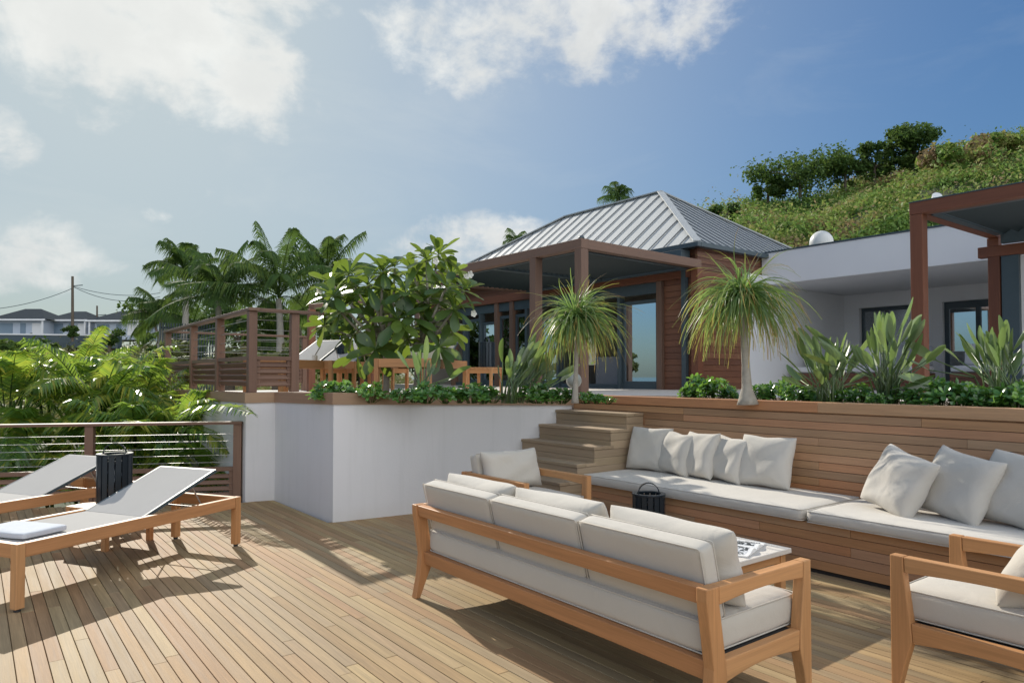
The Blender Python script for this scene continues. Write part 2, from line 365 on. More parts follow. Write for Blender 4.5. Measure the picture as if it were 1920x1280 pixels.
    def build(s, name, mats, parent=None, smooth=False, bevel=0, subsurf=0, world=False):
        off = (0, 0, 0)
        if parent is not None and world:
            off = tuple(root_loc(parent))
        me = s.mesh(name, mats, off, smooth); o = bpy.data.objects.new(name, me); C.objects.link(o)
        if parent is not None: o.parent = parent
        if bevel:
            b = o.modifiers.new('bevel', 'BEVEL'); b.width = bevel; b.segments = 2; b.limit_method = 'ANGLE'; b.angle_limit = rad(35)
        if subsurf:
            b = o.modifiers.new('sub', 'SUBSURF'); b.levels = subsurf; b.render_levels = subsurf
        return o
def root_loc(o):
    l = Vector(o.location)
    while o.parent: o = o.parent; l += o.location
    return l
def tag(o, label=None, cat=None, group=None, kind=None):
    if label: o['label'] = label
    if cat: o['category'] = cat
    if group: o['group'] = group
    if kind: o['kind'] = kind
    return o
def thing(name, loc, label, cat, group=None, rz=0):
    o = bpy.data.objects.new(name, None); C.objects.link(o); o.location = loc; o.rotation_euler = (0, 0, rz)
    o.empty_display_size = .1
    return tag(o, label, cat, group)
def solo(mb, name, mats, label, cat, group=None, kind=None, smooth=False, bevel=0, subsurf=0, origin=None):
    if origin is None:
        A = np.array(mb.v); origin = ((A[:,0].min()+A[:,0].max())/2, (A[:,1].min()+A[:,1].max())/2, A[:,2].min())
    me = mb.mesh(name, mats, origin, smooth); o = bpy.data.objects.new(name, me); C.objects.link(o); o.location = origin
    if bevel:
        b = o.modifiers.new('bevel', 'BEVEL'); b.width = bevel; b.segments = 2; b.limit_method = 'ANGLE'
    if subsurf:
        b = o.modifiers.new('sub', 'SUBSURF'); b.levels = subsurf; b.render_levels = subsurf
    return tag(o, label, cat, group, kind)
def struct(mb, name, mats, label=None, smooth=False, origin=(0, 0, 0)):
    me = mb.mesh(name, mats, origin, smooth); o = bpy.data.objects.new(name, me); C.objects.link(o); o.location = origin
    return tag(o, label, None, None, 'structure')
def copy_tree(o, parent=None):
    c = o.copy(); C.objects.link(c)
    if parent is not None: c.parent = parent
    for ch in list(o.children): copy_tree(ch, c)
    return c
def place(proto, loc, rz, label, group=None, first=False):
    o = proto if first else copy_tree(proto)
    o.location = loc; o.rotation_euler = (0, 0, rz); o['label'] = label
    if group: o['group'] = group
    return o
def quad_strip_mesh(verts, rnd, gcx, nper, name, mats, off=(0, 0, 0), smooth=False):
    pass
def fnoise(x, y, z, seed=0):
    return (math.sin(x*1.7+seed)+math.sin(y*2.3+x*1.1+seed*2)+math.sin(z*1.9-y*1.3+seed*.7)+math.sin((x+y+z)*3.1+seed*1.3)*.5)/3.5

# ================================================================== GROUND AND TERRAIN
random.seed(3)
def lerp_tab(tab, x):
    if x <= tab[0][0]: return tab[0][1]
    for (a, va), (b, vb) in zip(tab, tab[1:]):
        if x <= b:
            k = (x-a)/(b-a); k = k*k*(3-2*k); return va+(vb-va)*k
    return tab[-1][1]
def px_of(ang): return CX+FPX*math.tan(ang-YAW) if abs(ang-YAW) < 1.2 else (4000 if ang > YAW else -3000)
RIDGE_L = [(-900, -6), (-250, 1.0), (0, 4.3), (280, 4.3), (420, 2.8), (640, 1.0), (900, 0), (1250, 0)]
RIDGE_R = [(700, 0), (1000, 3), (1250, 16), (1330, 20.8), (1420, 21.8), (1520, 22.2), (1650, 25.2), (1770, 27.6), (1920, 29.5), (2400, 35), (3200, 32), (4000, 10)]
def height(ang, d):
    px = px_of(ang); cd = d*max(.2, math.cos(ang-YAW))
    base = -1.3
    # valley then ridge with the far villas on the left
    hl = lerp_tab(RIDGE_L, px)
    k = lerp_tab([(16, 0), (30, .12), (60, .5), (88, 1.0), (130, 1.0), (200, .2), (280, -2)], cd)
    z1 = base+(hl-base)*max(0, k) if k >= 0 else base+k*6
    hr = lerp_tab(RIDGE_R, px)
    k2 = lerp_tab([(23, 0), (32, .18), (60, .68), (82, 1.0), (110, 1.02), (200, .6), (280, 0)], cd)
    z2 = base+(hr)*k2
    z = max(z1, z2)
    if cd > 20: z += .5*fnoise(d*.12, ang*9, 0)*min(1, (cd-20)/30)
    if d > 230: z -= (d-230)*.12
    if px < -300 and d > 10: z -= (d-10)*.25
    return z
terr = MB(); NA, ND = 150, 90
angs = [YAW-PI+2*PI*i/NA for i in range(NA)]
ds = [1.0*(1.0755**j) for j in range(ND)]
tv = []; tf = []
for d in ds:
    for a in angs: tv.append((d*math.sin(a), d*math.cos(a), height(a, d)))
for j in range(ND-1):
    for i in range(NA):
        i2 = (i+1) % NA; tf.append((j*NA+i, j*NA+i2, (j+1)*NA+i2, (j+1)*NA+i))
tf.append(tuple(range(NA-1, -1, -1)))
terr.add(tv, tf, .5)
struct(terr, 'hillside', M['earth'], 'green scrub-covered hillside rising behind the villa', True)
sea = MB(); n = 96
sea.add([(5500*math.cos(2*PI*i/n), 5500*math.sin(2*PI*i/n), -14) for i in range(n)], [tuple(range(n))], .5)
struct(sea, 'sea', M['sea'], 'blue sea far below the terrace')

# ------------------------------------------------------------------ scattered leaf clouds (numpy)
def leafcloud(name, mat, cents, radii, nleaf, lsize, seed, squash=.75, jitter=.35, up=.35, aspect=.55, parent=None, off=None, rndshift=0, shell=.55):
    rg = np.random.default_rng(seed); cents = np.asarray(cents, float); radii = np.asarray(radii, float)
    N = len(cents)*nleaf; idx = np.repeat(np.arange(len(cents)), nleaf)
    d = rg.normal(size=(N, 3)); d /= np.linalg.norm(d, axis=1)[:, None]
    r = (shell+(1-shell)*rg.random(N)**.7)
    r *= 1+jitter*np.sin(d[:, 0]*5+idx)*np.cos(d[:, 1]*4+idx*1.7)
    p = cents[idx]+d*(r*radii[idx])[:, None]*np.array([1, 1, squash])
    nrm = d+rg.normal(size=(N, 3))*.7; nrm[:, 2] += up; nrm /= np.linalg.norm(nrm, axis=1)[:, None]
    tx = np.cross(nrm, rg.normal(size=(N, 3))); tx /= np.linalg.norm(tx, axis=1)[:, None]; ty = np.cross(nrm, tx)
    s = lsize*(.6+.8*rg.random(N)); sx = (s*.5)[:, None]*tx; sy = (s*.5*aspect)[:, None]*ty
    V = np.stack([p-sx, p+sy, p+sx, p-sy], 1).reshape(-1, 3)
    if off is None: off = (0, 0, 0)
    V -= np.array(off)
    me = bpy.data.meshes.new(name); me.vertices.add(4*N); me.vertices.foreach_set('co', V.astype(np.float32).ravel())
    me.loops.add(4*N); me.loops.foreach_set('vertex_index', np.arange(4*N, dtype=np.int32))
    me.polygons.add(N); me.polygons.foreach_set('loop_start', np.arange(0, 4*N, 4, dtype=np.int32)); me.polygons.foreach_set('loop_total', np.full(N, 4, dtype=np.int32))
    me.update(calc_edges=True)
    crnd = rg.random(len(cents))
    rn = np.clip(.72*crnd[idx]+.28*rg.random(N)+rndshift, 0, 1)
    a = me.attributes.new('rnd', 'FLOAT', 'POINT'); a.data.foreach_set('value', np.repeat(rn, 4).astype(np.float32))
    me.materials.append(mat); o = bpy.data.objects.new(name, me); C.objects.link(o)
    if parent is not None: o.parent = parent
    else: o.location = off
    return o
def scrub(pxr, cdr, n, rr, seed, cond=None):
    rg = random.Random(seed); cs = []; rs = []
    while len(cs) < n:
        px = rg.uniform(*pxr); u = rg.random(); cd = cdr[0]+(cdr[1]-cdr[0])*(u**.8)
        ang = YAW+math.atan((px-CX)/FPX); d = cd/math.cos(ang-YAW)
        if cond and not cond(px, cd): continue
        R = rg.uniform(*rr)*(.6+.4*cd/cdr[1])*(1.7 if rg.random() < .10 else 1); z = height(ang, d)
        cs.append((d*math.sin(ang), d*math.cos(ang), z+R*.25)); rs.append(R)
    return cs, rs
cs, rs = scrub((1180, 2150), (27, 88), 3300, (.7, 1.9), 11)
o = leafcloud('hill_scrub', M['scrubr'], cs, rs, 74, .30, 1)
tag(o, 'tangled green and yellow-brown scrub covering the slope behind the roofs', 'scrub', None, 'stuff')
cs, rs = scrub((-250, 760), (24, 93), 2300, (.6, 1.6), 12)
o = leafcloud('valley_scrub', M['scrubl'], cs, rs, 36, .34, 2)
tag(o, 'olive green scrub filling the valley between the palms and the far villas', 'scrub', None, 'stuff')

# ================================================================== DECKS, WALLS, STEPS
SLOPE = (2.379-.245, 8.164-9.17)
def rail_y(x): return 8.164+(x-2.379)*SLOPE[1]/SLOPE[0]
def lower_end(x):
    if x < 2.40: return rail_y(x)
    if x < 2.74: return 8.0
    return 6.42
random.seed(5)
dk = MB(); pitch = .0665; x = -4.2
while x < 4.82:
    y0 = -3.5; yend = lower_end(x+pitch/2); y = y0+random.random()*-1.8
    while y < yend:
        L = random.choice((1.4, 1.9, 2.3, 2.8, 3.3)); y2 = min(y+L, yend)
        z = random.uniform(-.0012, .0)
        dk.box(x, y+.001, -.025+z, x+pitch-.0036, y2-.0015, z)
        y = y2
    x += pitch
o = struct(dk, 'lower_deck', M['deck'], 'weathered tropical hardwood boards of the lower deck'); b = o.modifiers.new('bevel', 'BEVEL'); b.width = .0022; b.segments = 1
sub = MB()
sub.add([(-4.25, -3.6, -.0285), (5.6, -3.6, -.0285), (5.6, 6.45, -.0285), (2.74, 6.45, -.0285), (2.74, 7.98, -.0285), (2.40, 7.98, -.0285), (2.38, 8.14, -.0285), (-4.25, rail_y(-4.25), -.0285)]+
        [(-4.25, -3.6, -1.6), (5.6, -3.6, -1.6), (5.6, 6.45, -1.6), (2.74, 6.45, -1.6), (2.74, 7.98, -1.6), (2.40, 7.98, -1.6), (2.38, 8.14, -1.6), (-4.25, rail_y(-4.25), -1.6)],
        [tuple(range(8))]+[(i, (i+1) % 8+0, (i+1) % 8+8, i+8) for i in range(8)], .5)
struct(sub, 'deck_underframe', plain('underframe_timber', (.07,.05,.035), .9))

# upper terrace slab
UZ = 1.10
up = MB(); poly = [(2.80, 6.47), (2.76, 7.99), (2.50, 8.09), (2.50, 13.6), (2.5, 14.4), (11.7, 14.6), (11.7, 22), (20, 22), (20, -4), (5.66, -4), (5.66, 6.22)]
n = len(poly)
up.add([(a, b, UZ) for a, b in poly]+[(a, b, -1.5) for a, b in poly], [tuple(range(n-1, -1, -1))]+[(i, (i+1) % n, (i+1) % n+n, i+n) for i in range(n)], .5)
struct(up, 'upper_terrace', M['stone'], 'pale paved upper terrace')

# white retaining wall with timber cap, an L of three faces
WP = [(2.754, 6.396, 1.235), (2.722, 7.935, 1.21), (2.425, 8.02, 1.205), (2.46, 13.5, 1.17)]
FR = [(5.56, 6.10, 1.165), (2.754, 6.396, 1.235)]
rw = thing('retaining_wall', (2.9, 6.6, 0), 'white plastered retaining wall with flat timber cap beside the steps', 'wall')
mbw = MB(); mbc = MB()
path = FR+WP[1:]
inn = [(5.56, 6.28), (2.94, 6.56), (2.90, 8.06), (2.58, 8.16), (2.62, 13.5)]
for i in range(len(path)-1):
    (ax, ay, az_), (bx_, by_, bz_) = path[i], path[i+1]; (cx_, cy_), (dx_, dy_) = inn[i], inn[i+1]
    ta, tb = az_-.112, bz_-.112
    lo = -.03 if i < 3 else -1.6
    mbw.add([(ax, ay, lo), (bx_, by_, lo), (dx_, dy_, lo), (cx_, cy_, lo), (ax, ay, ta), (bx_, by_, tb), (dx_, dy_, tb), (cx_, cy_, ta)],
            [(0,1,5,4), (1,2,6,5), (2,3,7,6), (3,0,4,7), (4,5,6,7), (3,2,1,0)], .5)
mbw.build('plaster_wall', M['plaster'], rw, world=True)
def offs(pts, d):
    out = []
    for i, p in enumerate(pts):
        a = Vector(pts[max(i-1, 0)][:2]); b = Vector(pts[min(i+1, len(pts)-1)][:2]); q = Vector(p[:2])
        n1 = None
        if i > 0: e = (q-a).normalized(); n1 = Vector((-e.y, e.x))
        if i < len(pts)-1:
            e = (b-q).normalized(); n2 = Vector((-e.y, e.x))
        else: n2 = n1
        if n1 is None: n1 = n2
        nb = (n1+n2).normalized(); k = d/max(.35, nb.dot(n1)); out.append((q.x+nb.x*k, q.y+nb.y*k))
    return out
outer = offs(path, -.016)
# orientation test: outer must sit away from the inner line
if (Vector(outer[0])-Vector(inn[0])).length < (Vector(path[0][:2])-Vector(inn[0])).length: outer = offs(path, .016)
for i in range(len(path)-1):
    a, b = outer[i], outer[i+1]; c_, d_ = inn[i], inn[i+1]; za, zb = path[i][2], path[i+1][2]; L = (Vector(b)-Vector(a)).length
    vs = [(a[0], a[1], za-.112), (b[0], b[1], zb-.112), (d_[0], d_[1], zb-.112), (c_[0], c_[1], za-.112), (a[0], a[1], za), (b[0], b[1], zb), (d_[0], d_[1], zb), (c_[0], c_[1], za)]
    of = random.random()*20; gc = [(of, 0, 0), (of+L, 0, 0), (of+L, .15, 0), (of, .15, 0), (of, 0, .11), (of+L, 0, .11), (of+L, .15, .11), (of, .15, .11)]
    mbc.add(vs, [(0,1,5,4), (1,2,6,5), (2,3,7,6), (3,0,4,7), (4,5,6,7), (3,2,1,0)], None, gc)
mbc.build('timber_cap', M['cap'], rw, world=True)

# timber clad planter wall behind the bench
BX = 5.585; WT = 1.176
pw = thing('timber_planter_wall', (5.6, 1, 0), 'long planter wall clad in horizontal hardwood boards behind the bench', 'wall')
pb = MB(); random.seed(8)
z = .02; bh = .0665
while z < WT-.09:
    y = 6.10; top_ = min(z+bh-.004, WT-.088)
    while y > -3.2:
        L = random.choice((1.1, 1.6, 2.2, 3.0)); y2 = max(y-L, -3.2)
        pb.box(BX+random.uniform(0, .0015), y2+.001, z, BX+.03, y-.001, top_)
        y = y2
    z += bh
pb.build('board_cladding', M['clad'], pw, world=True, bevel=.0015)
cc = MB(); y = 6.10
for L in (3.0, 3.0, 3.5): cc.box(BX-.012, y-L+.001, WT-.085, BX+.16, y, WT); y -= L
cc.build('timber_cap', M['clad'], pw, world=True, bevel=.003)
cc = MB(); cc.box(BX+.032, -3.2, 0, BX+.10, 6.1, WT-.09); cc.build('backing_wall', M['dark'], pw, world=True)
# soil beds
def bed(name, pts, z, label):
    q = MB(); n = len(pts); NX = 1
    q.add([(a, b, z) for a, b in pts]+[(a, b, z-.3) for a, b in pts], [tuple(range(n))]+[(i+n, (i+1) % n+n, (i+1) % n, i) for i in range(n)], .5)
    return struct(q, name, M['soil'], label)
bed('soil', [(3.0, 6.58), (5.6, 6.30), (5.70, 6.15), (5.70, -3.0), (7.7, -3.0), (7.7, 5.6), (5.9, 7.6), (5.0, 8.9), (4.0, 9.0), (3.2, 7.75), (3.0, 7.75)], 1.135, 'dark soil of the planting bed along the wall')

# bench base
bb = thing('built_in_bench', (5.15, 1, 0), 'built-in bench front of horizontal reddish hardwood boards', 'bench')
q = MB(); z = .035; random.seed(9)
while z < .35:
    y = 5.02; tp = min(z+.0655-.003, .356)
    while y > -3.2:
        L = random.choice((1.3, 1.9, 2.6)); y2 = max(y-L, -3.2); q.box(4.755+random.uniform(0, .0015), y2+.001, z, 4.785, y-.001, tp); y = y2
    z += .0655
q.build('front_boards', M['clad'], bb, world=True, bevel=.0015)
q = MB(); q.box(4.79, -3.2, .0, 5.58, 4.99, .352); q.build('bench_frame', M['dark'], bb, world=True)

# steps
st = thing('deck_steps', (4.9, 5.5, 0), 'flight of hardwood box steps between the white wall and the bench', 'steps')
SX = [5.33, 5.10, 4.87, 4.64, 4.42, 4.20]; SZ = [1.008, .853, .695, .540, .385, .225]
def wy(x): return 6.396+(x-2.754)*(6.10-6.396)/(5.56-2.754)-.002
YR = 5.02
for i, (sx, sz) in enumerate(zip(SX, SZ)):
    q = MB(); zb = SZ[i+1]-.032 if i < 5 else 0.004; xb = 5.583
    yl = wy(sx)-.001; ye = YR+.02*0
    q.box(sx-.006, ye-.006, sz-.030, min(xb, sx+.115), yl, sz, mi=0); q.box(sx+.118, ye-.006, sz-.030, min(xb, sx+.27), wy(sx+.27), sz) if sx+.27 < xb else q.box(sx+.118, ye-.006, sz-.030, xb, wy(xb)-.002, sz)
    h1 = (sz-.033+zb)/2
    q.box(sx+.006, ye+.02, h1+.001, sx+.026, yl, sz-.033); q.box(sx+.006, ye+.02, zb, sx+.026, yl, h1-.001)
    q.box(sx+.006, ye, h1+.001, xb, ye+.018, sz-.033); q.box(sx+.006, ye, zb, xb, ye+.018, h1-.001)
    q.build('step', M['step'], st, world=True, bevel=.0025)

# ================================================================== CUSHIONS
def rbox(sx, sy, sz, r=.03, bulge=.012, wr=.004, seed=0, nx=14, ny=14, nz=4, piping=True):
    """soft rounded slab centred at the origin"""
    mb = MB(); hx, hy, hz = sx/2, sy/2, sz/2; vid = {}; vs = []; fs = []
    def vert(u, v, w_):
        k = (round(u, 5), round(v, 5), round(w_, 5))
        if k in vid: return vid[k]
        p = Vector((u*hx, v*hy, w_*hz)); c = Vector((max(-hx+r, min(hx-r, p.x)), max(-hy+r, min(hy-r, p.y)), max(-hz+r, min(hz-r, p.z))))
        d = p-c
        if d.length > 1e-6: p = c+d.normalized()*r
        f = (1-u*u)*(1-v*v)
        p.z += bulge*f**.6*(1 if w_ > 0 else (-.15 if w_ < 0 else 0))*(abs(w_))
        p.z += wr*fnoise(u*hx*14, v*hy*14, w_*3, seed)*abs(w_)
        p.x += wr*.8*fnoise(v*hy*16, w_*5, u*3, seed+3)*abs(u)*abs(u); p.y += wr*.8*fnoise(u*hx*16, w_*5, v*3, seed+5)*abs(v)*abs(v)
        if r > .02:
            e = abs(abs(w_)-1)
        vid[k] = len(vs); vs.append(p); return vid[k]
    def lin(n):
        return [math.copysign(abs(t_)**.8, t_) for t_ in [-1+2*i/n for i in range(n+1)]]
    X, Y, Z = lin(nx), lin(ny), lin(nz)
    for i in range(nx):
        for j in range(ny):
            for s_ in (-1, 1):
                q = [vert(X[i], Y[j], s_), vert(X[i+1], Y[j], s_), vert(X[i+1], Y[j+1], s_), vert(X[i], Y[j+1], s_)]; fs.append(q if s_ > 0 else q[::-1])
    for i in range(nx):
        for k in range(nz):
            for s_ in (-1, 1):
                q = [vert(X[i], s_, Z[k]), vert(X[i+1], s_, Z[k]), vert(X[i+1], s_, Z[k+1]), vert(X[i], s_, Z[k+1])]; fs.append(q if s_ < 0 else q[::-1])
    for j in range(ny):
        for k in range(nz):
            for s_ in (-1, 1):
                q = [vert(s_, Y[j], Z[k]), vert(s_, Y[j+1], Z[k]), vert(s_, Y[j+1], Z[k+1]), vert(s_, Y[j], Z[k+1])]; fs.append(q if s_ > 0 else q[::-1])
    mb.add(vs, fs, .5)
    if piping:
        for s_ in (-1, 1):
            z = s_*(hz-r*.32); e = r*.30
            pts = []
            for (a, b) in ((-1, -1), (1, -1), (1, 1), (-1, 1), (-1, -1)):
                pts.append((a*(hx-e), b*(hy-e), z))
            dense = []
            for p_, q_ in zip(pts, pts[1:]):
                for k in range(6): dense.append(tuple(p_[m2]+(q_[m2]-p_[m2])*k/6 for m2 in range(3)))
            dense.append(pts[-1])
            # rounded corner path
            dense = [(max(-hx+e, min(hx-e, a)), max(-hy+e, min(hy-e, b)), c_) for a, b, c_ in dense]
    return mb
def piping(sx, sy, sz, r, parent, off=(0, 0, 0), mat='fabric', rt=.0038):
    q = MB(); hx, hy, hz = sx/2-r, sy/2-r, sz/2-r; k = .72*r
    for s_ in (1, -1):
        pts = []
        for cx_, cy_, a0 in ((hx, hy, 0), (-hx, hy, 90), (-hx, -hy, 180), (hx, -hy, 270)):
            for j in range(5):
                a = rad(a0+90*j/4); pts.append((cx_+k*math.cos(a)+off[0], cy_+k*math.sin(a)+off[1], s_*(hz+k)+off[2]))
        pts.append(pts[0]); q.tube(pts, rt, 6, .5)
    o = q.build('piping', M[mat], parent, smooth=True); return o
def pillow(wd, ht, th, seed=0, n=18, dent=.0):
    """knife-edge scatter pillow standing in local XZ plane (thickness Y), base at z=0"""
    mb = MB(); vs = []; fs = []; vid = {}
    rg = random.Random(seed); ph = [rg.uniform(0, 6.28) for _ in range(8)]
    for s_ in (-1, 1):
        for i in range(n+1):
            for j in range(n+1):
                u = -1+2*i/n; v = -1+2*j/n
                edge = (i in (0, n) or j in (0, n))
                key = (i, j) if edge else (i, j, s_)
                if key in vid: continue
                pin = .075
                x_ = u*wd/2*(1-pin*(1-v*v)**1.0*abs(u)**3+.01*math.sin(v*7+ph[0]))
                z_ = v*ht/2*(1-pin*(1-u*u)*abs(v)**3+.012*math.sin(u*6+ph[1]))
                prof = max(0, (1-u**4)*(1-v**4))**.55*(1-.18*(abs(u*v)))
                t_ = th/2*prof
                cr = 0
                # radiating corner creases
                for (cu, cv, k) in ((1, 1, 2), (-1, 1, 3), (1, -1, 4), (-1, -1, 5)):
                    du, dv = cu-u, cv-v; rr_ = math.hypot(du, dv); an = math.atan2(dv*cv, du*cu)
                    cr += math.sin(an*11+ph[k])*math.exp(-rr_*1.9)*min(1, rr_*3)
                t_ += th*.060*cr*prof**.5+th*.035*math.sin(u*4+v*3*math.cos(ph[6])+ph[6])*prof+th*.025*math.sin(v*6-u*4+ph[7])*prof
                if dent: t_ -= th*dent*math.exp(-((u+.1)**2*5+(v-.95)**2*4))*prof
                z2 = z_+ht/2
                if dent: z2 -= dent*ht*.22*math.exp(-(u**2*5+(v-1)**2*3))
                vid[key] = len(vs); vs.append((x_, (0 if edge else s_*t_), z2))
    for s_ in (-1, 1):
        for i in range(n):
            for j in range(n):
                ks = []
                for (a, b) in ((i, j), (i+1, j), (i+1, j+1), (i, j+1)):
                    ks.append(vid[(a, b)] if (a in (0, n) or b in (0, n)) else vid[(a, b, s_)])
                fs.append(ks if s_ < 0 else ks[::-1])
    mb.add(vs, fs, .5)
    return mb
def pillow_obj(name, wd, ht, th, seed, loc, yaw, lean, roll, label, mat, group, dent=0):
    mb = pillow(wd, ht, th, seed, dent=dent); me = mb.mesh(name, mat, (0, 0, 0), True)
    o = bpy.data.objects.new(name, me); C.objects.link(o); o.location = loc
    o.rotation_mode = 'XYZ'
    R = Matrix.Rotation(yaw, 4, 'Z') @ Matrix.Rotation(lean, 4, 'X') @ Matrix.Rotation(roll, 4, 'Y')
    o.rotation_euler = R.to_euler()
    b = o.modifiers.new('sub', 'SUBSURF'); b.levels = 1; b.render_levels = 1
    return tag(o, label, 'pillow', group)

# bench cushions
def slab(name, x0, y0, x1, y1, z0, z1, mat, label, cat, group, seed, r=.035):
    nx = max(8, int((x1-x0)*18)); ny = max(8, int((y1-y0)*14))
    mb = rbox(x1-x0, y1-y0, z1-z0, r, .010, .0045, seed, nx, ny, 5); me = mb.mesh(name, mat, (0, 0, -(z1-z0)/2), True)
    o = bpy.data.objects.new(name, me); C.objects.link(o); o.location = ((x0+x1)/2, (y0+y1)/2, z0)
    b = o.modifiers.new('sub', 'SUBSURF'); b.levels = 1; b.render_levels = 1
    piping(x1-x0, y1-y0, z1-z0, r, o, (0, 0, (z1-z0)/2), 'fabric2')
    return tag(o, label, cat, group)
slab('bench_cushion', 4.695, 2.735, 5.565, 5.01, .358, .452, M['fabric2'], 'long pale grey bench cushion carrying the five pillows beside the steps', 'cushion', 'bench seat cushions', 4)
slab('bench_cushion', 4.685, -.6, 5.565, 2.715, .358, .452, M['fabric2'], 'pale grey bench cushion at the right carrying the three pillows', 'cushion', 'bench seat cushions', 7)
# yaw: local -Y is the front of a pillow; facing -X means yaw = -90 deg
PG = 'scatter pillows on the long bench'
F = rad(-90)
for i, (x_, y_, ya, le, ro, wd, ht, lab, dn) in enumerate([
    (5.36, 4.74, 8, -18, 0, .50, .46, 'shaded pale grey pillow standing against the side of the steps', 0),
    (5.36, 4.41, -12, -18, 3, .46, .43, 'second pillow from the steps, narrow-looking and half behind its neighbour', .06),
    (5.34, 4.13, -16, -17, -2, .48, .45, 'middle one of the five pillows at the left half of the bench', .05),
    (5.35, 3.83, -16, -18, 2, .46, .43, 'fourth pillow from the steps, just behind the wide square pillow', .06),
    (5.33, 3.43, 2, -17, 0, .52, .465, 'wide square pillow at the right end of the row of five', .03),
    (5.10, 2.34, -22, -24, 13, .50, .47, 'pillow tilted on one corner, leftmost of the right-hand trio', 0),
    (5.16, 1.98, -20, -24, 9, .52, .49, 'middle pillow of the right-hand trio, leaning on the next', .05),
    (5.18, 1.62, -16, -24, 6, .54, .50, 'rightmost pillow on the bench, cut by the edge of the photo', 0)]):
    pillow_obj('pillow', wd, ht, [.17, .19][i % 2], 20+i, (x_-.06, y_, .452), F+rad(ya), rad(le), rad(ro), lab, M['fabric2'], PG, dn)

# ================================================================== SOFA AND ARMCHAIRS
def seating(name, width, depth, ncush, label, cat, group, seed):
    root = thing(name, (0, 0, 0), label, cat, group); hw = width/2; Dp = depth; ah = .585
    X0 = -Dp/2; ex = (1, 0, 0); ez = (0, 0, 1); ey = (0, 1, 0)
    wood_ = M['teak']
    for s_ in (-1, 1):
        yc = s_*(hw-.026)
        bl = [(0, ah), (.0, ah-.05), (.022, .40), (.042, .27), (.030, .15), (.0, .0), (.034, .0), (.085, .12), (.128, .215), (.118, .29), (.10, .40), (.078, .53), (.078, ah)]
        MB().prism(bl, (X0, yc, 0), ex, ez, ey, .052).build('leg', wood_, root, bevel=.005)
        fl = [(Dp, ah), (Dp-.058, ah), (Dp-.060, .50), (Dp-.085, .30), (Dp-.092, .215), (Dp-.060, .10), (Dp-.036, 0), (Dp, 0)]
        MB().prism(fl, (X0, yc, 0), ex, ez, ey, .052).build('leg', wood_, root, bevel=.005)
        n = 10; top_ = [(.080, ah-.0015), (Dp-.0605, ah-.0015)]
        und = [(Dp-.0625+(-.0) if k == 0 else Dp-.0625-(Dp-.144)*k/n, ah-.072+.016*math.sin(PI*k/n)) for k in range(n+1)]
        MB().prism(top_+und, (X0, yc, 0), ex, ez, ey, .049).build('armrest', wood_, root, bevel=.004)
        top_ = [(.121, .292), (Dp-.087, .292)]; und = [(Dp-.094-(Dp-.221)*k/n, .205+.022*math.sin(PI*k/n)) for k in range(n+1)]
        MB().prism(top_+und, (X0, yc, 0), ex, ez, ey, .044).build('side_rail', wood_, root, bevel=.004)
    q = MB(); q.beam((X0+.036, -hw+.053, ah-.034), (X0+.036, hw-.053, ah-.034), .045, .066, (-.1, 0, 1)); q.build('back_rail', wood_, root, bevel=.004)
    q = MB(); q.beam((X0+.082, -hw+.053, .25), (X0+.082, hw-.053, .25), .045, .080, (-.1, 0, 1)); q.build('seat_rail', wood_, root, bevel=.004)
    q = MB(); q.beam((X0+Dp-.055, -hw+.053, .25), (X0+Dp-.055, hw-.053, .25), .045, .080); q.build('seat_rail', wood_, root, bevel=.004)
    q = MB(); q.box(X0+.106, -hw+.05, .262, X0+Dp-.08, hw-.05, .284); q.build('seat_webbing', M['dark'], root)
    # seat cushion
    sl = Dp-.07; mb = rbox(sl, width-.115, .145, .038, .012, .004, seed, 14, max(10, int(width*12)), 5)
    o = mb.build('seat_cushion', M['fabric'], root, smooth=True, subsurf=1); o.location = (X0+.075+sl/2+.0, 0, .286+.0735); piping(sl, width-.115, .145, .038, o)
    cw = (width-.115)/ncush
    for i in range(ncush):
        mb = rbox(.335, cw-.005, .095, .016, .004, .002, seed+i, 10, max(10, int(cw*14)), 4)
        o = mb.build('back_cushion', M['fabric'], root, smooth=True, subsurf=1)
        o.location = (X0+.122, -hw+.0575+cw*(i+.5), .570); o.rotation_euler = (0, rad(-90-14), 0); piping(.335, cw-.005, .095, .016, o, rt=.003)
    return root
sofa = seating('sofa', 2.26, .74, 3, 'three-seat teak framed sofa seen from behind, with light grey cushions', 'sofa', None, 3)
sofa.location = (2.60, 2.82, 0)
PS = 'loose pillows along the sofa'
for i, (y_, lab) in enumerate(((3.56, 'loose sofa pillow at the far left end of the teak sofa'), (2.84, 'middle loose pillow of the teak sofa'), (2.10, 'near loose pillow by the right arm of the teak sofa'))):
    pillow_obj('pillow', .74, .35, .22, 40+i, (2.57, y_, .436), rad(90), rad(-15), rad((0, 1, -1)[i]), lab, M['fabric'], PS, .06)
CG = 'teak armchairs facing each other'
chair = seating('armchair', .70, .86, 1, 'teak armchair with grey cushions beside the white wall and the steps', 'armchair', CG, 9)
chair.location = (3.665, 4.60, 0); chair.rotation_euler = (0, 0, rad(-90))
pillow_obj('pillow', .62, .35, .19, 50, (3.67, 4.74, .436), rad(0), rad(-17), 0, 'loose pillow leaning on the back of the armchair near the steps', M['fabric'], 'armchair pillows', .04)
place(chair, (3.69, 1.09, 0), rad(90), 'teak armchair cut by the right edge of the photo', CG)
pillow_obj('pillow', .56, .40, .20, 51, (3.69, 1.12, .440), rad(180), rad(-38), rad(3), 'loose pillow on the armchair at the right edge', M['fabric'], 'armchair pillows', .03)

